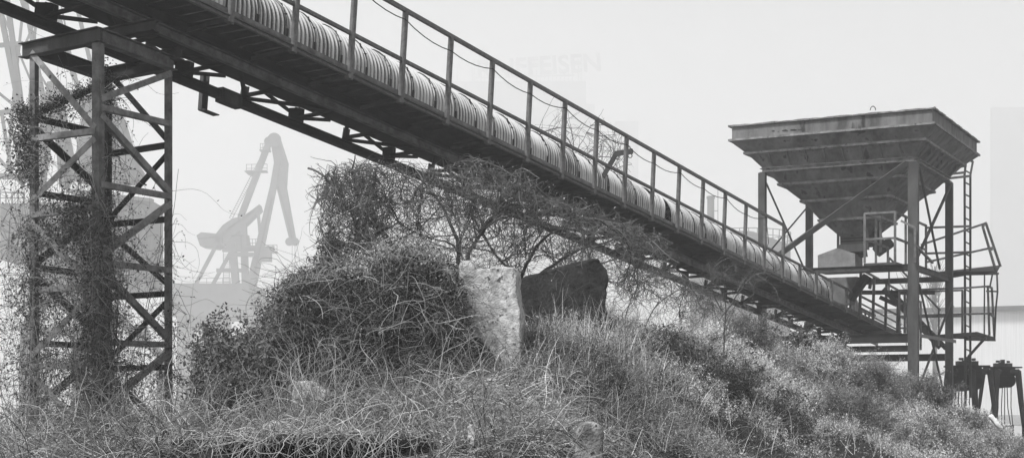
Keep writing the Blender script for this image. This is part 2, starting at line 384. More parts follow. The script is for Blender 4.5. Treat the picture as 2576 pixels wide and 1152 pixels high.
# davit arm behind the cover
b = MB(); b.bar(P(1517, 445, 23.3), P(1552, 384, 23.3), .08, .07, up=(0, 1, 0)); b.bar(P(1549, 387, 23.3), P(1591, 380.5, 23.2), .08, .075, up=(0, 1, 0))
for k in range(10):
    a0, a1 = 2*math.pi*k/10, 2*math.pi*(k+1)/10
    b.rod(P(1585, 392, 23.2)+V(math.cos(a0)*.035, 0, math.sin(a0)*.035), P(1585, 392, 23.2)+V(math.cos(a1)*.035, 0, math.sin(a1)*.035), .008, 5)
b.build('davit_arm', M_STEEL2, conv)
# loose cable strung along the railing
cab = [(-6, 1.15), (-4, 1.08), (-2, 1.14), (0, 1.1), (1, 1.16)]
for i, x, y in ((2, 1017, 46), (3, 1131, 125), (4, 1237, 170), (5, 1329, 234), (6, 1414, 269), (7, 1497, 326), (8, 1573, 362), (9, 1640, 410), (10, 1705, 432), (11, 1765, 473), (12, 1820, 496), (13, 1871, 539), (14, 1905, 544)):
    q = CP(i); cab.append((i, ((HY-y)*q[1]/F-q[2])/UP[2]))
m = MB(); pts = []
for (a, za), (c, zc) in zip(cab[:-1], cab[1:]):
    for t in np.arange(0, 1, .2): pts.append(CP(a+(c-a)*t, -.01, za+(zc-za)*t-.055*4*t*(1-t)*(abs(c-a))))
pts += [CP(14.0, .0, cab[-1][1]), CP(14.3, .05, .7), CP(14.2, .1, .4), CP(14.5, -.02, .2)]
m.path(pts, .007, 5)
tag(m.build('cable', M_DARK), 'thin dark cable sagging from post to post along the walkway railing', 'cable')

# ------------------------------------------------------------------ left trestle
LN = dict(n=P(247, 0, 14.15), r=P(423.5, 0, 15.28), l=P(86, 0, 14.70), b=P(268, 0, 15.85))
LY = {k: v[1] for k, v in LN.items()}
def LP(k, y, off=(0, 0)):
    q = LN[k]; return V(q[0]+off[0], q[1]+off[1], (HY-y)*q[1]/F)
def LPz(k, z): q = LN[k]; return V(q[0], q[1], z)
tr = empty('trestle_tower', (float((LN['n'][0]+LN['b'][0])/2), 15.0, -1.5), 'braced steel trestle tower overgrown with creepers, carrying the upper conveyor', 'steel trestle')
Tp = 3.79
er = nrm(V(LN['r'][0]-LN['n'][0], LN['r'][1]-LN['n'][1], 0)); el = nrm(V(LN['l'][0]-LN['n'][0], LN['l'][1]-LN['n'][1], 0))
def lg(k, w, up, mt):
    return MB().bar(LPz(k, -1.7), LPz(k, Tp-.15), w, w, up=up).build('leg', mt, tr)
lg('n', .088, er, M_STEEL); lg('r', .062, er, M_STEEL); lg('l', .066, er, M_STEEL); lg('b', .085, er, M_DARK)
zc = Tp-.075
cn = {k: LPz(k, zc) for k in LN}
MB().ibeam(cn['n']-el*.06-er*.02, cn['l']+el*.17-er*.02, .11, .15, .01).build('top_beam', M_STEEL2, tr)
MB().ibeam(cn['n']-el*.02+er*.045, cn['r']-el*.02+er*.07, .11, .146, .01).build('top_beam', M_STEEL, tr)
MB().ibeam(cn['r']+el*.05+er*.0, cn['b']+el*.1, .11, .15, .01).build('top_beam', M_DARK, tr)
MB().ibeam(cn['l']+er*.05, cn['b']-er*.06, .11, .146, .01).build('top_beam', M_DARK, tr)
face_r = [('n', 250, 'r', 186), ('n', 271, 'r', 313), ('n', 290, 'r', 487), ('n', 464, 'r', 495), ('r', 513, 'n', 645), ('n', 661, 'r', 680), ('n', 675, 'r', 856), ('n', 861, 'r', 867), ('r', 884, 'n', 1028), ('n', 1056, 'r', 1054), ('n', 1066, 'r', 1230)]
face_l = [('l', 135, 'n', 325), ('l', 351, 'n', 331), ('n', 350, 'l', 510), ('l', 542, 'n', 522), ('l', 560, 'n', 725), ('l', 731, 'n', 720), ('n', 735, 'l', 895), ('l', 922, 'n', 917), ('l', 938, 'n', 1115), ('l', 1110, 'n', 1112)]
face_br = [('b', 182, 'r', 360), ('b', 388, 'r', 364), ('r', 378, 'b', 552), ('b', 565, 'r', 551), ('b', 583, 'r', 720), ('b', 748, 'r', 738), ('r', 750, 'b', 905), ('b', 927, 'r', 923), ('b', 945, 'r', 1085)]
face_bl = [('l', 290, 'b', 210), ('l', 296, 'b', 338), ('l', 320, 'b', 490), ('l', 484, 'b', 513), ('b', 530, 'l', 665), ('l', 672, 'b', 695), ('l', 690, 'b', 855), ('l', 862, 'b', 872), ('b', 880, 'l', 1030), ('l', 1053, 'b', 1058)]
for lst, o, mt in ((face_r, -el*.05, M_BRACE), (face_l, -er*.05, M_BRACE), (face_br, el*.05*0+er*.04, M_DARK), (face_bl, el*.04, M_DARK)):  # front braces take the paler steel, back braces the dark steel
    for j, (a, ya, c, yc_) in enumerate(lst):
        p, q = LP(a, ya)+o, LP(c, yc_)+o
        m = MB(); nn_ = nrm(o) if np.linalg.norm(o) > 0 else er
        h = .062 if abs(ya-yc_) < 45 else .066
        # angle section: wide leg in the face plane, narrow leg inwards
        d = nrm(q-p); u = nrm(np.cross(d, nn_))
        m.extr(p, q, [(-h/2, -.004), (h/2, -.004), (h/2, .004), (-h/2+.007, .004), (-h/2+.007, .05), (-h/2, .05)], up=-nn_)
        m.build('brace', mt, tr)

# ------------------------------------------------------------------ hopper tower on the right
FLp, FRp, RRp = V(5.814, 32.3, 0), V(8.888, 30.8, 0), V(10.607, 33.75, 0)
E1 = nrm(FRp-FLp); E2 = nrm(RRp-FRp); W1, W2 = 3.42, 3.414
def T(s, t, z): return FLp+E1*s+E2*t+V(0, 0, z)
hop = empty('hopper_tower', T(W1/2, W2/2, GZ), 'steel tower with a large square pyramid hopper, platforms and railings', 'hopper')
for (s, t, w_, mt) in ((0, 0, .19, M_STEEL2), (W1, 0, .25, M_STEEL2), (W1, W2, .20, M_STEEL2), (0, W2, .19, M_STEEL2)):
    m = MB(); m.bar(T(s, t, GZ-.2), T(s, t, 5.30), w_*.85, w_*.85, up=E1)
    m.build('leg', mt, hop)
def ring(m, z0, z1, k0, k1, thick=None):          # tapered square ring; k = how far outside the legs
    c = [(-1, -1), (1, -1), (1, 1), (-1, 1)]
    hw, hh = W1/2, W2/2
    a = [T(hw+sx*(hw+k0), hh+sy*(hh+k0), z0) for sx, sy in c]; bb = [T(hw+sx*(hw+k1), hh+sy*(hh+k1), z1) for sx, sy in c]
    m.add(a+bb, [(i, (i+1) % 4, 4+(i+1) % 4, 4+i) for i in range(4)])
def cap(m, z, k0, k1):                            # flat ring between two outlines
    ring(m, z, z, k0, k1)
def slab(m, z0, z1, ko, ki):
    ring(m, z0, z1, ko, ko); ring(m, z1, z1, ko, ki); ring(m, z1, z0, ki, ki); ring(m, z0, z0, ki, ko)
m = MB(); slab(m, 6.04, 6.315, .53, .50); m.build('rim_web', M_HOP, hop)
for (x, y, rw, rh) in ((1945, 331, 5, 3.5), (1975, 330, 8, 4.5), (1996, 328.5, 10, 4), (2012, 327.5, 6, 3), (1958, 332, 2, 1.5)):
    pts = []
    for k in range(14):
        a = 2*math.pi*k/14; rr_ = R.uniform(.65, 1.15)*(.75 if math.sin(a) < 0 else 1.); X_, Y_ = x+math.cos(a)*rw*rr_, y-max(math.sin(a), -.35)*rh*rr_
        # intersect the sight line with the web plane
        d = P(X_, Y_, 1.); n_ = nrm(np.cross(E1, V(0, 0, 1))); o0 = T(0, -.534, 0); pts.append(d*(np.dot(o0, n_)/np.dot(d, n_)))
    MB().plate(pts, .002).build('flaked_patch', M_DARK, hop)
m = MB()
cs = [(-1, -1), (1, -1), (1, 1), (-1, 1)]; hw, hh = W1/2, W2/2
for a in range(4):
    (sx, sy), (tx, ty) = cs[a], cs[(a+1) % 4]
    n = 34; pr = []
    for j in range(n):
        f0, f1 = j/n, (j+1)/n
        A0 = np.array([sx+(tx-sx)*f0, sy+(ty-sy)*f0]); A1 = np.array([sx+(tx-sx)*f1, sy+(ty-sy)*f1])
        z0, z1 = [6.352+.006*math.sin(f*37+a)+.005*math.sin(f*90+2*a) for f in (f0, f1)]
        q = lambda A, k, z: T(hw+A[0]*(hw+k), hh+A[1]*(hh+k), z)
        m.add([q(A0, .6, 6.318), q(A1, .6, 6.318), q(A1, .6, z1), q(A0, .6, z0), q(A0, .44, 6.318), q(A1, .44, 6.318), q(A1, .44, z1), q(A0, .44, z0)],
              [(0, 1, 2, 3), (3, 2, 6, 7), (4, 7, 6, 5), (0, 4, 5, 1)])
m.build('rim_plate', M_RIB, hop)
m = MB(); slab(m, 5.99, 6.037, .60, .47); m.build('rim_plate', M_RIB, hop)
def panel(z0, k0, z1, k1): m = MB(); ring(m, z0, z1, k0, k1); ring(m, z1, z0, k1-.012, k0-.012); m.build('hopper_panel', M_HOP, hop)
lv = [(5.987, .585), (5.73, .29), (5.43, .03), (5.05, -.30), (4.68, -.70), (4.25, -1.02), (3.90, -1.36)]
# lower plates bend slightly, so each band runs straight between its stiffening ribs
for (za, ka), (zb, kb) in zip(lv[:-1], lv[1:]): panel(za, ka-.02, zb, kb-.02)
for z, k in lv[1:6]:
    if abs(z-5.43) < .01: continue
    m = MB(); ring(m, z-.035, z-.02, k-.02, k+.045); ring(m, z-.02, z+.03, k+.045, k+.05); ring(m, z+.03, z+.045, k+.05, k); ring(m, z-.05, z-.035, k-.06, k-.02)
    m.build('stiffener_rib', M_RIB, hop)
for j in range(8):
    s = .25+j*(W1-.5)/7
    for (a, o_) in (((s, -1), 0), ((W1, s), 1)):
        if o_ == 0: q0, q1 = T(s, -.29, 5.70), T(s, -.03, 5.44); up_ = E1
        else: q0, q1 = T(W1+.29, s, 5.70), T(W1+.03, s, 5.44); up_ = E2
        MB().bar(q0, q1, .085, .02 if o_ == 0 else .05, up=up_).build('stiffener_fin', M_HOP, hop)
for a, c in (((0, 0), (W1, 0)), ((W1, 0), (W1, W2)), ((W1, W2), (0, W2)), ((0, W2), (0, 0))):
    MB().ibeam(T(*a, 5.365), T(*c, 5.365), .14, .10, .012).build('ring_beam', M_RIB, hop)
# outlet gate and chute
m = MB(); cx_, cy_ = W1/2, W2/2
m.bar(T(cx_-.02, cy_, 3.97), T(cx_-.02, cy_, 3.68), .62, .66, up=E1); m.build('gate_box', M_DARK, hop)
m = MB(); m.bar(T(cx_-.36, cy_-.36, 3.98), T(cx_-.36, cy_-.36, 3.58), .06, .05, up=E1); m.bar(T(cx_+.34, cy_-.40, 4.15), T(cx_+.34, cy_-.40, 3.55), .10, .06, up=E1)
m.bar(T(cx_-.02, cy_-.38, 3.70), T(cx_-.02, cy_-.38, 3.52), .64, .10, up=E2); m.bar(T(cx_-.02, cy_, 3.68), T(cx_+.02, cy_, 3.42), .36, .36, up=E1)
for j in range(4): m.bar(T(cx_-.30, cy_-.36, 3.74+.07*j), T(cx_+.28, cy_-.36, 3.74+.07*j), .04, .02)
m.build('gate_frame', M_STEEL2, hop)
m = MB(); m.bar(T(cx_+.45, cy_-.1, 3.50), T(cx_+.82, cy_-.1, 3.75), .3, .2); m.bar(T(cx_+.4, cy_-.2, 3.98), T(cx_+.62, cy_-.2, 3.52), .05, .3); m.build('gate_lever', M_DARK, hop)
# pitched hood over the chute
hc = V(7.80, 33.07, 0); 
def HP(s, t, z): return hc-E1*.44-E2*.30+E1*s+E2*t+V(0, 0, z)
m = MB(); pr = [(0, 3.055), (.88, 3.055), (.88, 3.47), (.46, 3.62), (0, 3.47)]
fr = [HP(s, 0, z) for s, z in pr]; bk = [HP(s, .62, z) for s, z in pr]
m.add(fr+bk, [(4, 3, 2, 1, 0), (5, 6, 7, 8, 9)]+[(i, (i+1) % 5, 5+(i+1) % 5, 5+i) for i in range(5)])
m.build('chute_hood', M_HOOD, hop)
m = MB()
tp = [HP(.06, .02, 2.93), HP(.92, .02, 2.93), HP(.92, .6, 2.93), HP(.06, .6, 2.93)]; bt = [HP(.32, .15, 2.3), HP(.72, .15, 2.3), HP(.72, .5, 2.3), HP(.32, .5, 2.3)]
m.add(tp+bt, [(i, (i+1) % 4, 4+(i+1) % 4, 4+i) for i in range(4)]+[(0, 1, 2, 3), (4, 5, 6, 7)]); m.build('feed_chute', M_HOOD, hop)
m = MB(); m.bar(HP(1.14, .1, 2.95), HP(.74, .1, 2.40), .12, .34, up=E2); m.bar(HP(1.2, .2, 2.9), HP(1.16, .2, 2.65), .2, .04); m.build('feed_chute', M_DARK, hop)
# platforms
for a, c, z, h in (((-.1, 0), (W1, 0), 2.985, .13), ((W1, 0), (W1, W2), 2.975, .13), ((W1, W2), (0, W2), 2.975, .13), ((.0, .0), (.0, W2), 2.975, .13), ((0, 0), (W1, 0), 1.41, .2), ((W1, W2), (0, W2), 1.08, .17), ((W1*.3, -.02), (W1*.3, W2), 1.2, .16), ((W1, .5), (0, .5), 1.2, .14)):
    d = nrm(T(*c, 0)-T(*a, 0)); MB().ibeam(T(*a, z)+d*.1, T(*c, z)-d*.1, .1, h, .012).build('floor_beam', M_DARK if z < 2 else M_STEEL2, hop)
MB().bar(T(1.55, .9, 3.052), T(3.35, .9, 3.052), 1.6, .016).build('platform_floor', M_DARK, hop)
MB().bar(T(W1+.14, .0, 1.46), T(W1+.14, W2+.05, 1.46), .02, .075).build('tie_bar', M_RAIL, hop)
def rods(lst, name, mt=M_STEEL2):
    for p, q, r in lst: MB().rod(p, q, r, 10).build(name, mt, hop)
MB().bar(T(W1-.10, -.17, 5.27), T(.30, -.17, 3.27), .12, .07, up=(.4, -1, 0)).build('brace', M_STEEL2, hop)
rods([(T(W1+.1, .1, 5.2), T(W1+.1, 2.0, 3.1), .028), (T(W1+.06, W2-.1, 5.25), T(W1+.06, .1, 3.2), .036),
      (T(W1+.1, .1, 2.6), T(W1+.1, W2-1.0, .2), .026), (T(W1+.06, W2-.1, 2.4), T(W1+.06, .3, .35), .028),
      (T(0, .1, 5.2), T(0, W2-.2, 3.2), .022), (T(.06, W2-.1, 5.0), T(.06, .1, 3.4), .02)], 'brace')
m = MB(); m.ibeam(T(.9, W2-.5, 2.70), T(3.2, W2-.5, 2.62), .1, .1); m.bar(T(1.3, W2-.5, 2.6), T(.85, W2-.5, 2.2), .1, .1); m.bar(T(1.9, W2-.5, 2.55), T(2.3, W2-.5, 2.35), .1, .1)
m.build('floor_beam', M_STEEL2, hop)
# stair
s0, s1 = P(2222, 726, 33.8), P(2366, 874, 33.8)
for o in (0, .62):
    MB().chan(s0+E2*o, s1+E2*o, .05, .11, side=1).build('stair_stringer', M_STEEL2, hop)
for j in range(9):
    q = s0+(s1-s0)*(j+.5)/9; MB().bar(q+E2*.02, q+E2*.6, .16, .015).build('stair_tread', M_STEEL2, hop)
m = MB(); m.bar(s0+V(0, 0, .9)+(s1-s0)*.1, s1+V(0, 0, .9), .035, .04)
for f in (.1, .5, .97): m.bar(s0+(s1-s0)*f, s0+(s1-s0)*f+V(0, 0, .9), .035, .035, up=E1)
m.build('stair_rail', M_RAIL, hop)
# railings: each list is one welded frame
def frame(name, segs, wd=.045, mt=M_STEEL):
    m = MB()
    for p, q in segs: m.bar(p, q, wd, wd, up=(0, 1, 0) if abs(p[2]-q[2]) > .3 else (0, 0, 1))
    m.build(name, mt, hop)
B0 = P(2175, 662, 30.75); B0 = V(B0[0], B0[1], 3.06); B1 = B0+E1*.66; up1 = V(0, 0, 1.09); up5 = V(0, 0, .52)
frame('balcony_railing', [(B0, B0+up1), (B1, B1+up1), (B0+up1, B1+up1), (B0+up5, B1+up5), (B0+up1, B0+E2*1.3+up1), (B0+up5, B0+E2*1.9+up5), (B0+E2*1.3+up1, B0+E2*1.3+up5*.7), (B0+E2*.9+up1, B0+E2*.9),
      (B0+E2*1.9+up5, B0+E2*1.9), (B1+up1, B1+E2*2.75+up1), (B1+up5, B1+E2*2.75+up5), (B1+E2*.9, B1+E2*.9+up1), (B1+E2*2.75, B1+E2*2.75+up1), (B1+E1*.05+E2*.3+up1*.85, B1+E1*.35+E2*.3+up1*.7), (B1+E1*.35+E2*.3, B1+E1*.35+E2*.3+up1*.7), (B1+E1*.35+E2*.3+up1*.35, B1+E1*.4+E2*1.7+up1*.1)])
m = MB(); m.bar(B0+E1*.33+V(0, 0, -.03), B0+E1*.33+E2*1.4+V(0, 0, -.03), .72, .05); m.build('balcony_floor', M_STEEL2, hop)
Z = lambda x, y, Y: P(x, y, Y)
A = lambda x, y: P(x, y, 34.6)
frame('bent_railing', [(A(2329, 573), A(2442, 569)), (A(2332, 637.5), A(2442, 634)), (A(2317, 616), A(2480, 561.5)), (A(2332, 659), P(2500, 622, 35.2)), (A(2472, 570), A(2506, 684)), (P(2480, 561, 35.4), P(2517, 671, 35.4)), (A(2472, 570), P(2480, 561, 35.4)), (A(2493, 628), P(2500, 622, 35.4))], .05)
m = MB(); m.plate([A(2363, 686), A(2508, 685.5), P(2516.5, 669.5, 37.8), P(2430, 682, 37.8)], .03); m.bar(A(2363, 690), A(2508, 687), .04, .08); m.plate([A(2363, 692), A(2425, 692), P(2385, 699, 34), P(2363, 699, 34)], .02)
m.build('side_platform', M_DARK, hop)
m = MB()
for j in range(16): m.bar(P(2436+j*4.7, 688, 34.7)+V(0, 0, .035), P(2440+j*4.5, 678, 37)+V(0, 0, .02), .02, .03)
m.build('platform_grating', M_STEEL2, hop)
frame('lower_railing', [(P(2263, 730, 33.4), P(2430, 724, 34.4)), (P(2430, 724, 34.4), A(2485, 720)), (A(2485, 720), P(2495, 724, 35.6)), (P(2312, 734, 33.6), A(2421, 730)), (A(2421, 730), A(2421, 843)),
      (P(2312, 793, 33.6), A(2493, 788)), (P(2312, 797, 33.6), A(2421, 795)), (A(2485, 720), A(2489, 843)), (P(2495, 724, 35.6), P(2501.5, 853, 35.6)), (A(2491, 788), P(2499, 797, 35.6)), (P(2262, 730, 33.4), P(2263, 838, 33.4)), (P(2276, 734, 33.5), P(2276, 838, 33.5)), (P(2283, 738, 33.5), P(2283, 838, 33.5)), (P(2262, 763, 33.4), P(2290, 763, 33.4)), (P(2262, 796, 33.4), P(2290, 796, 33.4)), (P(2262, 825, 33.4), P(2290, 825, 33.4)), (P(2276, 734, 33.5), P(2316, 760, 33.3)), (P(2316, 757, 33.3), P(2316, 880, 33.3))], .045)
m = MB(); m.bar(P(2344, 847, 34), A(2455, 839), .05, .09); m.bar(A(2455, 838), P(2501, 852, 35.6), .05, .08); m.bar(A(2433, 853), P(2502, 855, 35.5), .06, .06); m.bar(A(2344, 849), A(2433, 850), .04, .04)
m.plate([A(2380, 845), A(2480, 843), P(2498, 851, 36.5), P(2400, 851, 36.5)], .02)
m.build('lower_platform', M_STEEL2, hop)
rods([(A(2478, 850), P(2436, 897, 35), .035), (A(2476.7, 687), A(2476, 841), .018), (A(2497, 688), A(2490, 722), .02), (A(2508, 688), A(2509.5, 734), .022), (A(2509.5, 734), A(2505, 778), .022), (A(2505, 778), A(2502, 852), .022), (A(2481, 732), A(2509, 733), .02), (A(2486, 688), A(2512, 688), .03)], 'hanger_rod')
# ladder
lad = []
Yl = 35.0
m = MB(); tops = [(2429, 1020, .045), (2443, 1020, .045)]
m.bar(P(2426.5, 440, Yl), P(2428.5, 1020, Yl), .06, .05, up=E1); m.bar(P(2426.5, 441, Yl), P(2430.5, 396, Yl), .05, .05, up=E1)
m.bar(P(2441, 440, Yl), P(2441, 1000, Yl), .05, .05, up=E1); m.bar(P(2441, 441, Yl), P(2447.5, 406, Yl), .045, .045, up=E1)
m.bar(P(2431, 398, Yl), P(2447, 407, Yl), .05, .05)
for j in range(19): m.bar(P(2429, 430+j*29.8, Yl), P(2441, 436+j*29.8, Yl), .03, .03)
m.build('ladder', M_STEEL2, hop)
m = MB(); m.bar(P(2361, 441, 33.8), P(2427, 434, Yl), .05, .06); m.bar(P(2375, 450, 33.8), P(2441, 443, Yl), .05, .06); m.build('ladder_bracket', M_STEEL, hop)
m = MB()
for j in range(8):
    a0, a1 = math.pi*j/8, math.pi*(j+1)/8; q = P(2196, 278, 31)
    m.rod(q+V(math.cos(a0)*.06, 0, math.sin(a0)*.09), q+V(math.cos(a1)*.06, 0, math.sin(a1)*.09), .01, 6)
m.build('lifting_lug', M_STEEL2, hop)

# ------------------------------------------------------------------ two orange-peel grabs standing on the quay
def grab(cx, ztop, Y, sc, rot, label, tilt=0):
    base = P(cx, 0, Y); base[2] = 0
    gr = empty('excavator_grab', (base[0], base[1], GZ), label, 'crane grab', 'steel crane grabs parked on the quay')
    def Q(x, y, z): return base+V(x*sc, y*sc, ztop+z*sc)
    m = MB(); m.bar(Q(0, 0, -.02), Q(0, 0, -.24), .52*sc, .52*sc, up=(0, 1, 0)); m.bar(Q(-.46, 0, -.0), Q(.46, 0, -.0), .5*sc, .04*sc); m.build('head_frame', M_DARK, gr)
    m = MB(); m.bar(Q(-.05, 0, .14), Q(-.05, 0, .0), .1*sc, .1*sc, up=(0, 1, 0)); m.bar(Q(0, 0, .22), Q(0, 0, .0), .1*sc, .09*sc, up=(0, 1, 0))
    m.bar(Q(-.15, 0, .12), Q(-.15, 0, 0), .16*sc, .2*sc, up=(0, 1, 0)); m.bar(Q(.16, 0, .12), Q(.16, 0, 0), .16*sc, .2*sc, up=(0, 1, 0)); m.rod(Q(-.18, 0, .17), Q(-.08, 0, .17), .03*sc); m.rod(Q(.12, 0, .16), Q(.2, 0, .16), .03*sc)
    m.build('lifting_head', M_STEEL2, gr)
    m = MB()
    for o in (-.12, 0, .12): m.rod(Q(-.12, o-.03, -.36), Q(-.12, o+.03, -.36), .2*sc, 18); m.rod(Q(.12, o-.03, -.36), Q(.12, o+.03, -.36), .2*sc, 18)
    for o in (-.12, 0, .12): m.rod(Q(-.1, o-.02, -.36)+V(0, 0, 0), Q(-.1, o+.02, -.36), .22*sc, 18)
    m.build('sheave_block', M_DARK, gr)
    for k in range(5):
        a = rot+2*math.pi*k/5; c, s_ = math.cos(a), math.sin(a)
        m = MB(); m.rod(Q(c*.25, s_*.25, -.12), Q(c*.50, s_*.50, -.12), .07*sc, 12); m.rod(Q(c*.50, s_*.50, -.10), Q(c*.60, s_*.60, -.95), .065*sc, 12, .05*sc); m.rod(Q(c*.60, s_*.60, -.95), Q(c*.74, s_*.74, -1.75), .05*sc, 12)
        arm = m.build('arm', M_STEEL2, gr)
        m = MB(); q0 = Q(c*.92, s_*.92, -1.7)
        pts = [Q(c*r_, s_*r_, z_) for r_, z_ in ((.80, -1.6), (1.05, -1.8), (.98, -2.2), (.6, -2.6), (.2, -2.62), (.55, -2.4), (.80, -2.1))]
        t_ = V(-s_, c, 0)*.16*sc; n = len(pts)
        m.add([p-t_ for p in pts]+[p+t_ for p in pts], [tuple(range(n))[::-1], tuple(range(n, 2*n))]+[(i, (i+1) % n, n+(i+1) % n, n+i) for i in range(n)])
        m.build('claw', M_STEEL2, arm)
    m = MB()
    for j in range(7):
        x = -.3+.1*j; m.path([Q(x*.8, .05*(j % 3), -.45), Q(x*1.0, .03*j, -1.1), Q(x*1.25+.05*math.sin(j*3), .1, -1.75)], .013*sc, 5)
    m.build('hoist_rope', M_DARK, gr)
    m = MB(); m.rod(Q(0, 0, -1.6), Q(0, 0, -2.1), .3*sc, 16); m.build('lower_block', M_DARK, gr)
grab(2522, (HY-924)*38/F, 38, .98, .35, 'rusty claw grab at the right edge of the picture, standing free of the ladder')
grab(2432, (HY-921)*37/F, 37, 1.15, .9, 'rusty claw grab half hidden behind the ladder foot and tower leg')

# ------------------------------------------------------------------ concrete pieces
def block(name, poly, Y, th, mt, label, cat, jit=.02, tilt=0.):
    m = MB(); pts = []
    for (x0, y0), (x1, y1) in zip(poly, poly[1:]+poly[:1]):
        n = max(1, int(math.hypot(x1-x0, y1-y0)/14))
        for j in range(n): pts.append((x0+(x1-x0)*j/n+R.normal()*1.2, y0+(y1-y0)*j/n+R.normal()*1.6))
    a = [P(x, y, Y)+V(0, R.normal()*jit*.3, 0) for x, y in pts]; n = len(a)
    c = np.mean(a, 0)
    lay = [(.985, -.0), (1., .03), (1., th*.5), (.99, th)]
    vs = []
    for k, (s_, d_) in enumerate(lay):
        for p in a:
            q = c+(p-c)*V(s_, 1, s_); q[1] = q[1]+d_+R.normal()*jit*.4; q += V(R.normal(), 0, R.normal())*jit*.25
            q[0] += tilt*d_; vs.append(q)
    fs = [tuple(range(n))[::-1], tuple(range(3*n, 4*n))]
    for k in range(3): fs += [(k*n+i, k*n+(i+1) % n, (k+1)*n+(i+1) % n, (k+1)*n+i) for i in range(n)]
    m.add(vs, fs); o = m.build(name, mt)
    rm = o.modifiers.new('remesh', 'REMESH'); rm.mode = 'VOXEL'; rm.voxel_size = .016; rm.use_smooth_shade = True
    for nm, sc_, stg in (('clouds_big', .30, .025), ('clouds_small', .03, .007)):
        tx = bpy.data.textures.get(nm) or bpy.data.textures.new(nm, 'CLOUDS'); tx.noise_scale = sc_; tx.noise_depth = 3
        dm = o.modifiers.new(nm, 'DISPLACE'); dm.texture = tx; dm.strength = stg; dm.mid_level = .5; dm.texture_coords = 'GLOBAL'
    return tag(o, label, cat)
block('concrete_block', [(1151, 715), (1153, 690), (1154, 664), (1167, 655), (1184, 657), (1200, 675), (1227, 673), (1263, 670), (1284, 670), (1296, 677), (1301, 690), (1302, 720), (1305, 745), (1307, 786), (1312, 816), (1310, 857), (1312, 935), (1250, 935), (1241, 890), (1222, 873), (1198, 854), (1190, 843), (1186, 816), (1175, 794), (1165, 772), (1156, 750)], 12.5, .45, M_CONC, 'pale lichen-flecked broken concrete slab standing upright beside the ivy', 'concrete block', tilt=.1, jit=.03)
block('concrete_block', [(1307, 740), (1307, 703), (1323, 694), (1364, 682), (1405, 671), (1454, 659), (1489, 649), (1508, 650), (1517, 663), (1528, 679), (1529, 706), (1525, 750), (1527, 788), (1520, 860), (1309, 860)], 14.3, .55, M_CONCD, 'dark stained concrete slab with sloping top behind the tall grass', 'concrete block', tilt=.05, jit=.03)
block('concrete_post', [(1448, 1170), (1447, 1110), (1452, 1084), (1464, 1066), (1478, 1060), (1498, 1062), (1512, 1074), (1519, 1092), (1517, 1170)], 9.9, .28, M_CONC2, 'worn concrete post stub with rounded top in the weeds at the bottom', 'concrete post')
block('concrete_rubble', [(738, 1000), (742, 968), (770, 952), (800, 968), (822, 985), (815, 1012)], 11.6, .3, M_CONC, 'small pale concrete lump half buried under the ivy wall', 'rubble')
block('concrete_rubble', [(650, 1095), (660, 1066), (700, 1058), (730, 1068), (742, 1095)], 9.85, .25, M_CONC, 'flat weathered concrete lump on the low kerb at lower left', 'rubble')
block('concrete_post', [(1173, 1160), (1176, 1072), (1186, 1062), (1196, 1070), (1196, 1160)], 9.6, .12, M_CONC, 'thin slanted concrete stake in the straw below the ivy', 'concrete post')
block('wooden_post', [(2490, 1045), (2496, 1042), (2522, 1078), (2516, 1082)], 22, .1, mat('white_paint', .6, .75, .8), 'small white leaning board on the slope below the grabs', 'board')
block('overgrown_wall', [(752, 1010), (748, 800), (762, 735), (840, 700), (1000, 672), (1100, 676), (1135, 700), (1152, 770), (1180, 800), (1205, 850), (1240, 885), (1262, 960)], 12.75, .45, M_CONCD, 'dark broken concrete wall almost hidden by climbing ivy', 'wall')
# open concrete chamber under the tangle, lower left
m = MB(); x0, x1 = P(468, 0, 9.0)[0], P(1022, 0, 9.0)[0]; zt = (HY-1103)*9./F
m.bar(V(x0-.1, 9.45, zt-.02), V(x1+.1, 9.45, zt-.02), .9, .05); m.bar(V(x0-.03, 9.45, zt-.05), V(x0-.03, 9.45, zt-.8), .06, .86, up=(0, 1, 0)); m.bar(V(x1+.03, 9.45, zt-.05), V(x1+.03, 9.45, zt-.8), .06, .86, up=(0, 1, 0))
m.bar(V(x0-.06, 9.9, zt-.4), V(x1+.06, 9.9, zt-.4), .06, .7)
tag(m.build('concrete_culvert', M_CONCD), 'low open-fronted concrete box under the creepers at lower left', 'culvert')
block('concrete_kerb', [(556, 1112), (552, 1084), (600, 1076), (680, 1080), (760, 1074), (850, 1078), (905, 1082), (912, 1112)], 9.95, .14, M_CONC2, 'low mossy concrete kerb above the dark opening at lower left', 'kerb')

# ------------------------------------------------------------------ far things in the fog
# level-luffing portal crane
Yc = 330.; MB.k = 2.2
def K(x, y, d=0): return P(x, y, Yc+d)
pc = empty('harbour_crane', (P(600, 0, Yc)[0], Yc, GZ), 'slender jib crane with folded double boom fading into the fog, left of centre', 'crane')
m = MB(); m.bar(K(455, 762), K(648, 762), 10, 3.4); m.bar(K(470, 790), K(520, 790), 8, 3.0); m.bar(K(455, 727), K(648, 727), 9, .3); m.build('machine_deck', M_FAR, pc)
m = MB()
for x in (468, 560, 640):
    m.bar(K(x, 780), K(x, 1045), 1.6, 1.6, up=(0, 1, 0))
m.build('portal_leg', M_FAR, pc)
m = MB(); m.extr(K(632, 720), K(688, 470), [(-1.15, -.8), (1.15, -.8), (1.15, .8), (-1.15, .8)], up=(0, 1, 0), prof2=[(-.75, -.6), (.75, -.6), (.75, .6), (-.75, .6)]); m.extr(K(688, 470), K(700, 400), [(-.75, -.6), (.75, -.6), (.75, .6), (-.75, .6)], up=(0, 1, 0)); m.build('boom', M_FAR, pc)
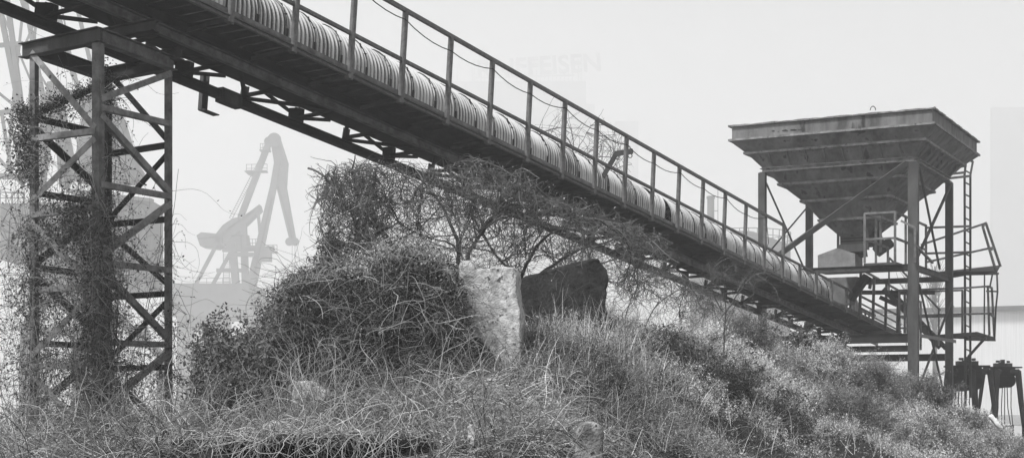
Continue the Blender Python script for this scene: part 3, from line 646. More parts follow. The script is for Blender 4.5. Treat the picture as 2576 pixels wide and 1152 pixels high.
m = MB(); m.plate([K(678, 345), K(702, 345), K(722, 408), K(718, 470), K(742, 602), K(728, 604), K(695, 470), K(688, 400)], 1.2); m.build('fly_jib', M_FAR, pc)
for x, y, r_ in ((690, 352, .75), (676, 356, .5), (728, 608, .45), (742, 608, .45)): MB().rod(K(x, y, -.8), K(x, y, 1.5), r_, 14).build('sheave', M_FAR, pc)
m = MB(); m.bar(K(676, 360), K(606, 545), .6, .65, up=(0, 1, 0)); m.build('tie_beam', M_FAR, pc)
m = MB(); m.plate([K(494, 592), K(506, 584), K(548, 588), K(560, 606), K(541, 622), K(503, 618)], 3); m.plate([K(538, 606), K(575, 572), K(652, 514), K(656, 528), K(602, 580), K(560, 616)], 1.5); m.plate([K(538, 594), K(560, 566), K(585, 549), K(604, 545), K(607, 556), K(570, 585), K(552, 604)], 1.2); m.plate([K(565, 612), K(600, 585), K(622, 590), K(628, 628), K(570, 626)], 1.2); m.build('counterweight_arm', M_FAR, pc)
m = MB()
for a, c, t in (((584, 612), (594, 720), .75), ((612, 560), (618, 720), .7), ((540, 625), (492, 716), .35), ((580, 635), (535, 716), .35), ((648, 520), (660, 650), .3), ((560, 628), (690, 625), .5), ((545, 680), (610, 680), .4)):
    m.bar(K(*a), K(*c), t, t, up=(0, 1, 0))
m.build('tower_frame', M_FAR, pc)
for x0_, y0_, x1_, y1_ in ((620, 432, 672, 432), (655, 380, 680, 380), (655, 635, 697, 635), (620, 620, 650, 620), (500, 718, 580, 718)):
    m = MB(); m.bar(K(x0_, y0_), K(x1_, y1_), 1.2, .12)
    for o in (8, 18): m.bar(K(x0_, y0_-o), K(x1_, y1_-o-1), .05, .06)
    for x in np.linspace(x0_, x1_, 5): m.bar(K(x, y0_), K(x, y0_-19), .06, .06, up=(0, 1, 0))
    m.build('walkway', M_FAR, pc)
m = MB(); m.plate([K(613, 430), K(640, 432), K(632, 442), K(622, 438)], .8); m.build('walkway', M_FAR, pc)
m = MB()
for f in np.linspace(0, 1, 34):
    x, y = 664+(577-664)*f, 378+(548-378)*f; m.bar(K(x, y), K(x+7, y+3), .05, .05)
m.bar(K(664, 378), K(577, 548), .06, .06, up=(0, 1, 0)); m.bar(K(671, 381), K(584, 551), .06, .06, up=(0, 1, 0))
for f in np.linspace(0, 1, 18): m.bar(K(562, 640+80*f), K(577, 640+80*f), .05, .05)
m.bar(K(562, 635), K(562, 722), .07, .07, up=(0, 1, 0)); m.bar(K(577, 635), K(577, 722), .07, .07, up=(0, 1, 0)); m.build('ladder', M_FAR, pc)
m = MB(); m.bar(K(735, 612), K(735, 700), .05, .05, up=(0, 1, 0)); m.bar(K(742, 612), K(742, 700), .05, .05, up=(0, 1, 0)); m.bar(K(716, 500), K(738, 605), .05, .05, up=(0, 1, 0)); m.build('hoist_rope', M_FAR, pc)

m = MB()
for a, c in (((498, 600), (545, 596)), ((560, 596), (560, 612)), ((572, 575), (640, 529)), ((607, 590), (607, 624)), ((580, 592), (612, 592)), ((640, 690), (684, 500)), ((700, 470), (735, 600)), ((600, 540), (600, 560)), ((470, 735), (640, 735)), ((520, 727), (520, 762)), ((575, 727), (575, 762))):
    m.bar(K(*a, -4.2), K(*c, -4.2), .16, .16, up=(0, 1, 0))
m.build('edge_stiffener', M_DARK, pc)
m = MB(); m.bar(K(650, 640, -2), K(682, 640, -2), 1.3, 1.5); m.bar(K(596, 640, -2), K(640, 641, -2), .8, .4); m.build('cabin', M_FAR, pc)
# lattice boom crane at the left edge
Yl2 = 190.; MB.k = 2.4
def J(x, y, d=0): return P(x, y, Yl2+d)
lc = empty('harbour_crane', (P(200, 0, Yl2)[0], Yl2, GZ), 'big lattice boom crane with ribbed machine house in the fog behind the trestle', 'crane')
m = MB()
for a, c, t in (((-20, -80), (49, 275), .26), ((10, -60), (76, 430), .26), ((49, 275), (90, 520), .26), ((52, -60), (118, 300), .24), ((110, -100), (232, 360), .22), ((165, -100), (262, 300), .2), ((-40, 118), (58, 110), .22), ((-40, 290), (90, 272), .25), ((-20, 220), (40, 270), .15), ((0, 20), (118, 300), .1), ((60, 0), (30, 300), .12), ((45, 120), (18, 430), .13), ((5, 290), (30, 440), .16), ((20, 300), (70, 440), .16), ((60, 295), (40, 420), .14), ((-20, 380), (60, 470), .16), ((-40, 440), (100, 450), .3), ((90, 50), (60, 120), .1), ((60, 120), (120, 220), .1), ((120, 220), (100, 330), .12), ((80, 110), (80, 430), .1), ((100, -60), (70, 300), .12), ((30, -60), (95, 120), .12), ((140, -60), (190, 200), .08), ((230, 240), (310, 380), .14), ((170, 210), (300, 250), .08)):
    m.bar(J(*a), J(*c), t, t, up=(0, 1, 0))
for f in np.linspace(0, 1, 30):
    x, y = -8+76*f, 10+410*f; m.bar(J(x, y), J(x+14, y-3), .06, .06)
for f in np.linspace(0, 1, 12): m.bar(J(118+100*f, 40+250*f), J(150+100*f-20*(f), 40+250*f+14), .07, .07)
m.build('lattice_boom', M_FAR, lc)
m = MB(); m.plate([J(118, 206), J(132, 204), J(145, 240), J(180, 420), J(160, 470), J(150, 470), J(128, 240), J(100, 470), J(80, 470)], 1.); m.build('a_frame', M_FAR, lc)
m = MB(); m.plate([J(225, 200), J(262, 215), J(300, 300), J(330, 400), J(346, 425), J(342, 447), J(325, 456), J(290, 455), J(265, 452), J(180, 452), J(200, 330)], 1.6); m.build('counterweight_arm', M_FAR, lc)
m = MB()
for k in range(3): m.bar(J(300+k*12, 420+k*3, -.1), J(318+k*12, 450, -.1), .1, .25, up=(0, 1, 0))
m.build('counterweight_rib', M_FAR, lc)
m = MB(); m.plate([J(180, 478), J(378, 503), J(376, 735), J(180, 735)], 3.); m.plate([J(0, 512), J(180, 508), J(180, 640), J(0, 652)], 3.5); m.plate([J(60, 640), J(180, 640), J(180, 800), J(100, 740)], 2.5); m.build('machine_house', M_FAR, lc)
m = MB(); m.bar(J(170, 480, -.2), J(384, 505, -.2), .5, .2); m.path([J(278, 517, -.15), J(350, 517, -.15), J(362, 530, -.15), J(366, 560, -.15), J(366, 700, -.15)], .09)
for x in (290, 308, 328, 347): m.bar(J(x, 520, -.1), J(x, 715, -.1), .08, .08, up=(0, 1, 0))
m.bar(J(275, 640, -.1), J(366, 640, -.1), .06, .06); m.build('wall_rib', M_FAR, lc)
for x0_, x1_, y in ((0, 60, 512), (230, 300, 480)):
    m = MB(); m.bar(J(x0_, y-28), J(x1_, y-27), .06, .06); m.bar(J(x0_, y-14), J(x1_, y-14), .05, .05)
    for x in np.linspace(x0_, x1_, 5): m.bar(J(x, y), J(x, y-28), .06, .06, up=(0, 1, 0))
    m.build('railing', M_FAR, lc)
m = MB()
for a, c, t in (((130, 735), (60, 830), .5), ((60, 835), (230, 832), .5), ((230, 740), (230, 830), 1.2), ((225, 740), (420, 905), .45), ((75, 830), (70, 1045), .8), ((200, 830), (205, 1045), .8), ((410, 900), (412, 1045), .6)):
    m.bar(J(*a), J(*c), t, t, up=(0, 1, 0))
for k in range(20):
    a0, a1 = 2*math.pi*k/20, 2*math.pi*(k+1)/20
    m.bar(J(350, 845)+V(math.cos(a0)*1.0, 0, math.sin(a0)*1.0), J(350, 845)+V(math.cos(a1)*1.0, 0, math.sin(a1)*1.0), .5, .3, up=(0, 1, 0))
m.build('portal_frame', M_FAR, lc)

# silo with roof lettering
Ys = 850.; MB.k = 3.6
sb = empty('silo_building', (P(1300, 0, Ys)[0], Ys+10, GZ), 'huge silo block with RAIFFEISEN roof lettering almost lost in the fog', 'silo')
def sbx(x0, x1, y, yb, name, d=0, th=18.):
    m = MB(); a = P(x0, y, Ys+d); c = P(x1, y, Ys+d); 
    m.bar(V(a[0], Ys+d+th/2, (a[2]+GZ)/2), V(c[0], Ys+d+th/2, (a[2]+GZ)/2), th/MB.k, (a[2]-GZ)/MB.k); m.build(name, M_FARB, sb)
sbx(1112, 1474, 205, 0, 'silo_block'); sbx(1474, 1496, 262, 0, 'stair_tower', 2, 10); sbx(1548, 1606, 305, 0, 'silo_annex', 4, 14)
fc = bpy.data.curves.new('roof_lettering', 'FONT'); fc.body = 'RAIFFEISEN'; fc.size = 15.2; fc.extrude = .6; fc.offset = .38; fc.space_character = 1.02
ft = bpy.data.objects.new('lettering_source', fc); C.objects.link(ft); bpy.context.view_layer.update()
me_ = bpy.data.meshes.new_from_object(ft.evaluated_get(bpy.context.evaluated_depsgraph_get())); bpy.data.objects.remove(ft)
fo = bpy.data.objects.new('roof_lettering', me_); C.objects.link(fo); me_.materials.clear(); me_.materials.append(M_FARB); fo.parent = sb
q = P(1200, 197, Ys-.5); fo.location = [float(c) for c in (q-V(*sb.location))]; fo.rotation_euler = (math.pi/2, math.radians(-3.5), 0)
m = MB()
for x in np.linspace(1200, 1440, 25): m.bar(P(x, 206, Ys), P(x, 186-(x-1200)*.06, Ys), .12, .12, up=(0, 1, 0))
m.bar(P(1196, 197, Ys), P(1445, 190, Ys), .2, .2)
for x, y in ((1188, 155), (1193, 150), (1150, 172), (1462, 140), (1455, 150)): m.bar(P(x, 206, Ys), P(x, y, Ys), .15, .15, up=(0, 1, 0))
m.build('sign_frame', M_FARB, sb)
# chimney, tank, mast
MB.k = 2.
m = MB(); m.rod(P(1788, 1045, 240), P(1788, 495, 240), .32, 20, .3); m.rod(P(1788, 500, 240), P(1788, 494, 240), .36, 20)
tag(m.build('chimney', M_FAR), 'pale round chimney in the fog between two railing posts', 'chimney')
m = MB(); m.bar(P(1806, 1045, 236), P(1806, 470, 236), .05, .05, up=(0, 1, 0)); m.bar(P(1788, 530, 236), P(1806, 531, 236), .05, .05); m.bar(P(1788, 567, 236), P(1806, 568, 236), .05, .05)
tag(m.build('antenna_mast', M_FAR), 'hair-thin mast beside the pale round chimney', 'mast')
tk = empty('storage_tank', P(1880, 1050, 236), 'wide storage tank with roof railing, half hidden behind the conveyor cover', 'tank')
m = MB(); q = P(1862, 0, 236); m.rod(V(q[0], 236, GZ), V(q[0], 236, P(0, 620, 236)[2]), 4.2, 48); m.rod(V(q[0], 236, P(0, 620, 236)[2]), V(q[0], 236, P(0, 585, 236)[2]), 4.2, 48, 1.2); m.build('tank_shell', M_FAR, tk, True)
m = MB()
for k in range(36):
    a0, a1 = 2*math.pi*k/36, 2*math.pi*(k+1)/36; z = P(0, 620, 236)[2]
    p0, p1 = V(q[0]+8.4*math.cos(a0), 236+8.4*math.sin(a0), z), V(q[0]+8.4*math.cos(a1), 236+8.4*math.sin(a1), z)
    m.bar(p0, p0+V(0, 0, 2.1), .06, .06, up=(0, 1, 0)); m.bar(p0+V(0, 0, 2.1), p1+V(0, 0, 2.1), .06, .06); m.bar(p0+V(0, 0, 1.05), p1+V(0, 0, 1.05), .05, .05)
m.build('tank_railing', M_FAR, tk)
# warehouse and pale high building on the right
MB.k = 1.
wh = empty('warehouse', P(2440, 1045, 170), 'low corrugated warehouse behind the ladder and grabs', 'warehouse')
M_SHED = mat('shed_sheeting', .62, .78, .8, 1.0, stretch=(6, 1, .15))
m = MB(); a = P(2200, 792, 170); c = P(2720, 775, 170); m.plate([V(a[0], 170, GZ), V(c[0], 170, GZ), c, a], -25.); m.build('wall', M_SHED, wh)
m = MB(); m.bar(P(2190, 784, 169.6), P(2720, 771, 169.6), 1.2, .55); m.bar(P(2350, 779, 169.4), P(2397, 777, 169.4), .8, .3)
for x in (2353, 2395): m.rod(P(x, 772, 169.4), P(x, 772, 170.4), .27, 10)
m.build('gutter', M_FAR, wh)
m = MB(); a = P(2497, 270, 800); m.bar(V(a[0]+90, 802, (a[2]+GZ)/2), V(a[0]-0, 802, (a[2]+GZ)/2), 4, a[2]-GZ); 
tag(m.build('silo_tower', M_FARB), 'tall flat-sided pale silo at the right edge behind the warehouse', 'silo')
m = MB(); m.bar(P(2480, 1022, 176), P(2800, 1022, 176), 3, 1.2)
tag(m.build('quay_wall', M_FAR), 'far quay wall beyond the water at right', 'quay wall')

# ------------------------------------------------------------------ plants
def H3(p, off=.01):
    p = p.copy(); h = H(p[:, 0], p[:, 1])+off; p[:, 2] = np.maximum(p[:, 2], h); return p
def ground_pts(n, x0, x1, f0=0., f1=1.25):
    c = R.uniform(x0, x1, n); f = R.uniform(f0, f1, n)
    f = np.where((c > 430) & (c < 1070), np.maximum(f, R.uniform(.22, .5, n)), f)     # nothing roots in front of the culvert
    yb = np.interp(c, COL, YB); yc = np.interp(c, COL, YC); Y = yb+(yc-yb)*f; X = (c-CX)*Y/F
    return np.stack([X, Y, H(X, Y)], 1)
# creeper tangle over the left and middle bank
def flat(n, up=.15, o=.5): d = dirs(n, up); d[:, 2] *= o; return d
nb = NB()
def tn(p, k=.8): return np.clip(R.random(len(p))**3*k+.35*patch(p, 2.2)-.12, 0, 1)
p = ground_pts(9500, -120, 1420, -.3, 1.15); s = walk(p+V(0, 0, .03), flat(len(p)), 14, R.uniform(.025, .065, len(p)), .34, -.09, clamp=lambda q: H3(q, .015)); nb.tubes(s, R.uniform(.0022, .0048, len(p)), tint=tn(p))
p = ground_pts(200, -120, 1300, -.1, 1.1); s = walk(p, dirs(len(p), 1.2), 12, R.uniform(.02, .04, len(p)), .26, -.03, clamp=H3); nb.tubes(s, R.uniform(.002, .003, len(p)))
p = ground_pts(3500, 1350, 2100, -.1, 1.15); s = walk(p+V(0, 0, .02), flat(len(p), .4, .8), 10, R.uniform(.03, .06, len(p)), .33, -.06, clamp=H3); nb.tubes(s, R.uniform(.002, .004, len(p)), tint=tn(p))
# creepers hanging over the culvert opening
n = 420; x = R.uniform(440, 1060, n); p = np.stack([(x-CX)*8.98/F, R.uniform(8.9, 9.1, n), np.full(n, (HY-1100)*9./F)+R.uniform(-.02, .05, n)], 1)
s = walk(p, dirs(n, .2)+V(0, -1.2, 0), 14, R.uniform(.015, .035, n), .36, -.10); nb.tubes(s, R.uniform(.002, .004, n), tint=R.uniform(.2, 1, n))
tag(nb.build('creeper_tangle', M_VINE), 'matted mass of thin curly creeper stems over the bank', 'creepers', kind='stuff')
# dead leaves and small leaves on the bank
nb = NB()
p = ground_pts(26000, -120, 1500, -.25, 1.2); p[:, 2] += R.uniform(0, .07, len(p)); nb.leaves(p, .015, tint=tn(p))
p = ground_pts(26000, 1250, 2700, -.1, 1.2); p[:, 2] += R.uniform(0, .12, len(p)); nb.leaves(p, .016*np.clip(p[:, 1]/12, 1, 2), tint=tn(p))
tag(nb.build('leaf_litter', M_LEAFM), 'small dry leaves caught in the creepers and weeds', 'leaves', kind='stuff')
# straw: fallen pale grass in the middle, upright grass to its right
nb = NB()
n = 5600; p = ground_pts(n, 950, 1440, .0, .75); p = p[R.random(n) < .15+patch(p, 1.6)*1.3]; n = len(p); a = flat(n, .3, .6)+V(.9, -.45, -.05)*np.where(R.random(n) < .75, 1, -1)[:, None]*R.uniform(.4, 1.4, n)[:, None]
s = walk(p+V(0, 0, .03), a, 8, R.uniform(.03, .06, n), .13, -.11, clamp=lambda q: H3(q, .02)); nb.blades(s, R.uniform(.004, .008, n), tint=tn(p, 1.))
n = 380; p = ground_pts(n, 1330, 1640, .45, .95); s = walk(p, dirs(n, 2.6, .5)+V(.1, 0, 0), 8, R.uniform(.03, .068, n), .06, -.02); nb.blades(s, R.uniform(.004, .007, n), tint=R.uniform(.4, 1, n))
n = 450; p = ground_pts(n, 1500, 2250, .0, .8); s = walk(p, dirs(n, 2.2, .55), 7, R.uniform(.03, .07, n), .07, -.02); nb.blades(s, R.uniform(.004, .007, n))
n = 450; p = ground_pts(n, -100, 650, -.1, .8); s = walk(p, flat(n, .3), 7, R.uniform(.03, .06, n), .16, -.08, clamp=H3); nb.blades(s, R.uniform(.003, .006, n))
tag(nb.build('grass', M_STRAW), 'long dry pale grass, upright before the dark slab and fallen in front', 'grass', kind='stuff')
# feathery weeds over the right-hand slope
nb = NB(); st_ = NB()
n = 2600; p = ground_pts(n, 1200, 2700, -.15, 1.15); p = p[R.random(n) < (patch(p, .9)*1.6-.15)]; n = len(p); pt = patch(p, 1.3)
for k in range(9):
    s = walk(p, dirs(n, 2.0, .9), 6, R.uniform(.02, .055, n), .12, -.02); st_.tubes(s, .002, tint=R.random(n)*.6)
    sc = lambda c: np.clip(c[:, 1]/15, 1, 1.9)
    tt = lambda c: np.clip(R.random(len(c))**1.6*.6+patch(c, 1.3)*.9-.3, 0, 1)
    c, d = sample(s, 24000, .3, 1.); nb.leaves(c+R.normal(size=c.shape)*.016, .0048*sc(c), 5.5, tint=tt(c))
    if k < 6:
        q, d = sample(s, 4600, .3, .95); s2 = walk(q, d+dirs(len(q))*.8, 3, .035, .2, .02); st_.tubes(s2, .0016, tint=R.random(len(q))*.8)
        c, d = sample(s2, 12000, .2, 1.); nb.leaves(c+R.normal(size=c.shape)*.008, .0045*sc(c), 5.5, tint=tt(c))
tag(nb.build('weeds', M_LEAFL), 'pale feathery weeds covering the right-hand slope', 'weeds', kind='stuff')
tag(st_.build('undergrowth', M_VINE), 'thin stalks of the weeds on the right-hand slope', 'stalks', kind='stuff')

def shrub(x, y, Y, rx, h, label, leafmat, nst=26, tw=9, lv=9000, lsz=.016, cat='shrub', name='shrub', grp=None, lean=0., spread=.9, stem=M_TWIG, jit=.02, wander=.16, droop=0., env=None, raised=False):
    b = P(x, y, Y)
    if not raised: b[2] = min(b[2], float(H(b[0], b[1]))+.05)
    rw = rx*Y/F; hh = h*Y/F
    r = empty(name, b, label, cat, grp)
    base = b+R.normal(size=(nst, 3))*V(rw*.25, rw*.2, 0)
    a = R.uniform(0, 2*np.pi, nst); e = np.sqrt(R.random(nst))
    tgt = b+np.stack([np.cos(a)*e*rw+lean*hh, np.sin(a)*e*rw*.8, hh*np.sqrt(np.clip(1-e*e*.8, .1, 1))*R.uniform(.75, 1.05, nst)], 1)
    d = tgt-base; L = np.linalg.norm(d, axis=1)
    s = walk(base, d, 9, L/9, wander*.6, 0); A = NB()
    if env is not None: s = crown(s, env); nst = len(s)
    if float(H(b[0], b[1])) < b[2]-.3: A.tubes(np.array([[[b[0], b[1], GZ+(b[2]-GZ)*t] for t in np.linspace(0, 1, 6)]]), [.04], .8, 6)
    A.tubes(s, R.uniform(.006, .012, nst)*max(.6, hh/1.2))
    q, dd = sample(s, nst*tw, .25, .95); s2 = walk(q, dd*.7+dirs(len(q), .35)*spread, 7, hh*.055*R.uniform(.5, 1.4, len(q)), wander*1.4, -.02)
    if env is not None: s2 = crown(s2, env)
    A.tubes(s2, .0035*max(.6, hh/1.2))
    q, dd = sample(s2, nst*tw*6, .2, .98); s3 = walk(q, dd*.6+dirs(len(q), .3)*spread, 4, hh*.035*R.uniform(.5, 1.4, len(q)), wander*1.8, -.02-droop)
    if env is not None: s3 = crown(s3, env)
    A.tubes(s3, .002*max(.8, Y/14))
    A.build('stems', stem, r)
    c, d_ = sample(s3, int(lv*.75), .1, 1.); c2, d_ = sample(s2, lv-int(lv*.75), .2, 1.); c = np.concatenate([c, c2])
    fine = leafmat is not M_LEAFD; Bn = NB()
    if fine: c = np.concatenate([c, c+R.normal(size=c.shape)*.02])
    Bn.leaves(c+R.normal(size=c.shape)*jit, lsz*max(1, Y/16)*(.42 if fine else 1), 4.5 if fine else 1.8, droop=droop*4, tint=np.clip(R.random(len(c))**1.6*.8+patch(c, 2.)*.4-.12, 0, 1)); Bn.build('leaves', leafmat, r)
    return r
G2 = 'shrubs on the right-hand slope'
shrub(562, 1060, 12.0, 105, 305, 'dark ivy-laden round bush between the trestle and the overgrown wall', M_LEAFD, 44, 11, 19000, .020, spread=1.1, wander=.3, stem=M_VINE, env=([440, 470, 520, 560, 620, 660, 690], [960, 850, 785, 765, 775, 840, 900]))
shrub(665, 1040, 12.3, 70, 380, 'loose see-through vine bush leaning against the left end of the overgrown wall', M_LEAFD, 34, 11, 9000, .018, spread=1.2, wander=.34, droop=.03, stem=M_VINE, env=([560, 600, 640, 680, 720, 760, 790], [900, 800, 730, 700, 680, 670, 680]))
shrub(1600, 842, 18.6, 95, 120, 'light feathery shrub just right of the dark concrete slab', M_LEAFL, 40, 9, 15000, .013, grp=G2)
shrub(1745, 868, 20, 95, 110, 'grey shrub behind the thin sapling trunk', M_LEAFM, 36, 9, 11000, .013, grp=G2)
shrub(1885, 905, 20.5, 95, 130, 'twiggy shrub right of the sapling, below the conveyor truss', M_LEAFM, 36, 9, 9000, .013, grp=G2)
shrub(1790, 1045, 16.8, 110, 150, 'large dark round shrub in the middle of the slope', M_LEAFD, 44, 10, 17000, .014, grp=G2)
shrub(2010, 905, 25, 70, 75, 'dark broad-leaved bush tucked under the truss end', M_LEAFD, 26, 8, 6500, .022, grp=G2)
shrub(2075, 945, 23, 85, 95, 'bright feathery shrub in front of the lower tower beam', M_LEAFL, 36, 9, 12000, .012, grp=G2)
shrub(2190, 985, 24, 95, 100, 'tall grey shrub left of the front tower leg', M_LEAFM, 36, 9, 11000, .012, grp=G2)
shrub(2325, 1010, 25.5, 85, 90, 'feathery shrub growing between the two right tower legs', M_LEAFM, 36, 9, 11000, .012, grp=G2)
shrub(2430, 1085, 26, 70, 50, 'low pale shrub at the foot of the ladder', M_LEAFL, 34, 9, 10000, .012, grp=G2)
shrub(2140, 1085, 19, 115, 130, 'wide light shrub low on the slope, left of centre between the slab and the grabs', M_LEAFM, 44, 9, 16000, .012, grp=G2)
shrub(1960, 1120, 17, 95, 120, 'dark twiggy shrub at the bottom right of the large dark round one', M_LEAFD, 36, 9, 9000, .013, grp=G2)
shrub(2330, 1140, 19.5, 110, 120, 'pale feathery shrub filling the bottom right corner', M_LEAFL, 44, 9, 16000, .012, grp=G2)
shrub(1640, 1120, 13.3, 105, 120, 'light shrub right of the rounded post stub', M_LEAFM, 40, 9, 15000, .012, grp=G2)
shrub(1370, 880, 12.9, 60, 110, 'small leafy weed bush at the foot of both concrete slabs', M_LEAFM, 30, 8, 6500, .012, grp=G2)
shrub(1480, 850, 12.95, 70, 60, 'low weed bush under the dark slab', M_LEAFM, 30, 8, 6500, .012, grp=G2)
shrub(2520, 1150, 22, 85, 50, 'low grey shrub under the right-hand grab', M_LEAFM, 30, 8, 8000, .012, grp=G2)

# ivy on the broken wall
iv = empty('ivy', P(930, 930, 12.6), 'thick dark ivy and creeper mass smothering the broken wall', 'ivy')
A = NB(); n = 4200
IVX = [680, 700, 720, 760, 800, 850, 900, 960, 1000, 1040, 1080, 1110, 1135, 1150, 1168]; IVY = [800, 740, 712, 690, 697, 672, 660, 640, 646, 630, 640, 652, 672, 720, 800]
def wallpts(n, x0=690, x1=1160):
    x = R.uniform(x0, x1, n); x = x+np.where(R.random(n) < .25, R.normal(size=n)*14, 0); top = np.interp(x, IVX, IVY)-R.exponential(5, n); f = R.random(n); y = top+(965-top)*f
    pp = np.stack([x/90, y/90, 0*x], 1); bulge = .12+.30*np.sqrt(f)+.38*(patch(pp, 2.3)-.3)
    Y = 12.74-bulge-R.exponential(.05, n)
    return np.stack([(x-CX)*Y/F, Y, (HY-y)*Y/F], 1)
p = wallpts(n); s = walk(p, dirs(n, -.2)+V(0, -.2, 0), 12, R.uniform(.02, .055, n), .42, -.12, clamp=H3); A.tubes(s, R.uniform(.0018, .004, n), tint=R.random(n)**2.6*.8)
n = 110; p = wallpts(n); s = walk(p, dirs(n, -.3)+V(0, -.3, 0), 14, .05, .2, -.07, clamp=H3); A.tubes(s, R.uniform(.004, .006, n), tint=R.uniform(.3, .9, n))
n = 420; p = wallpts(n); p[:, 2] = (HY-np.interp(CX+F*p[:, 0]/p[:, 1], IVX, IVY))*p[:, 1]/F-.03; s = walk(p, dirs(n, .7), 9, .022, .34, -.03); A.tubes(s, .0022)
n = 90; p = ground_pts(n, 690, 830, .5, .9); s = walk(p, dirs(n, .8, .5)+V(.7, 0, .6), 16, .05, .12, -.02); A.tubes(s, .0035, tint=R.uniform(.3, .8, n))
A.build('stems', M_VINE, iv)
A = NB(); p = wallpts(78000); A.leaves(p+R.normal(size=p.shape)*.03, .017, 1.5, tint=R.random(len(p))**2.); A.build('leaves', M_LEAFD, iv)
A = NB(); n = 12000; x = R.normal(1010, 85, n); y = R.normal(0, 20, n)+np.interp(x, IVX, IVY)+12; Y = R.uniform(12.2, 13, n); A.leaves(np.stack([(x-CX)*Y/F, Y, (HY-y)*Y/F], 1), .013, 1.8, tint=R.random(n)**.8); A.build('pale_flakes', M_LEAFM, iv)  # small pale flakes strewn along the top of the ivy

# trestle creepers
tv = empty('climbing_creeper', LPz('n', -1.2), 'curtain of leafy creeper climbing the left and middle legs of the trestle', 'creeper')
A = NB(); Lf = []
def legpts(k, ytop, n, pw=.7, sp=.12):
    q = LN[k]; f = R.random(n)**pw; y = ytop+(1110-ytop)*f; z = (HY-y)*q[1]/F; wd = sp*(.5+f)
    return np.stack([q[0]+R.normal(size=n)*wd, q[1]+R.normal(size=n)*wd, z], 1)
for k, yt, n, sp in (('l', 250, 620, .085), ('n', 470, 620, .08), ('n', 520, 420, .17), ('b', 170, 460, .07), ('r', 560, 190, .05), ('l', 620, 80, .26)):
    p = legpts(k, yt, n, .75, sp); s = walk(p, dirs(n, .0), 18, R.uniform(.018, .042, n), .30, -.13); A.tubes(s, R.uniform(.002, .0042, n), tint=R.random(n)**2*.8)
    Lf.append(sample(s, n*5)[0] if k != 'r' else sample(s, n*2)[0])
# long nearly vertical trunks wound round the legs
for k, yt, n in (('n', 420, 34), ('b', 230, 30), ('l', 300, 26), ('r', 640, 8)):
    q = LN[k]; p = np.stack([q[0]+R.normal(size=n)*.09, q[1]+R.normal(size=n)*.09, np.full(n, -1.2)], 1)
    top = (HY-yt)*q[1]/F; hgt = (top+1.2)*R.uniform(.5, 1., n); s = walk(p, dirs(n, 8), 40, hgt/38, .10, .12); s[:, :, 0] += (q[0]-s[:, :, 0])*.45; A.tubes(s, R.uniform(.003, .008, n), tint=R.random(n)*.6)
# hanging strands between legs and along the braces
for (a, ya, c, yc2, n) in (('l', 300, 'b', 220, 70), ('l', 430, 'n', 420, 30), ('n', 560, 'l', 600, 80), ('b', 540, 'l', 620, 120), ('n', 720, 'l', 760, 110), ('l', 920, 'n', 920, 120), ('r', 880, 'n', 1010, 45), ('b', 930, 'r', 930, 50), ('r', 640, 'n', 700, 30), ('r', 480, 'n', 470, 6), ('n', 240, 'b', 240, 24)):
    f = R.random(n)[:, None]; p = LP(a, ya)*(1-f)+LP(c, yc2)*f+R.normal(size=(n, 3))*.05; s = walk(p, dirs(n, .3), 20, R.uniform(.02, .055, n), .30, -.07); A.tubes(s, R.uniform(.0018, .0035, n), tint=R.random(n)*.7); Lf.append(sample(s, n*5)[0])
n = 90; x = R.uniform(-60, 90, n); y = R.uniform(480, 1060, n); Y = R.uniform(14, 15.2, n); p = np.stack([(x-CX)*Y/F, Y, (HY-y)*Y/F], 1); s = walk(p, dirs(n), 20, .05, .26, -.09); A.tubes(s, .0026, tint=R.random(n)*.8); Lf.append(sample(s, n*3)[0])
A.build('stems', M_VINE, tv)
A = NB(); c = np.concatenate(Lf); A.leaves(c+R.normal(size=c.shape)*.015, .019, 1.6, tint=R.random(len(c))**1.3)
for (a, ya, sx, sz, n) in (('l', 290, .10, .10, 900), ('l', 360, .12, .16, 1100), ('l', 420, .10, .14, 700), ('n', 530, .2, .12, 900), ('n', 590, .3, .14, 1000), ('b', 210, .08, .18, 500), ('b', 300, .05, .3, 400)):
    o = R.normal(size=(n, 3))*V(sx, .12, sz)*.7; A.leaves(LP(a, ya)+o+V(-.1 if a == 'l' else -.25 if a == 'n' else 0, 0, 0), .019, 1.5)
f = R.random(1500)[:, None]; A.leaves(LP('l', 285)*(1-f)+LP('b', 205)*f+R.normal(size=(1500, 3))*.045, .019)
A.build('leaves', M_LEAFD, tv)

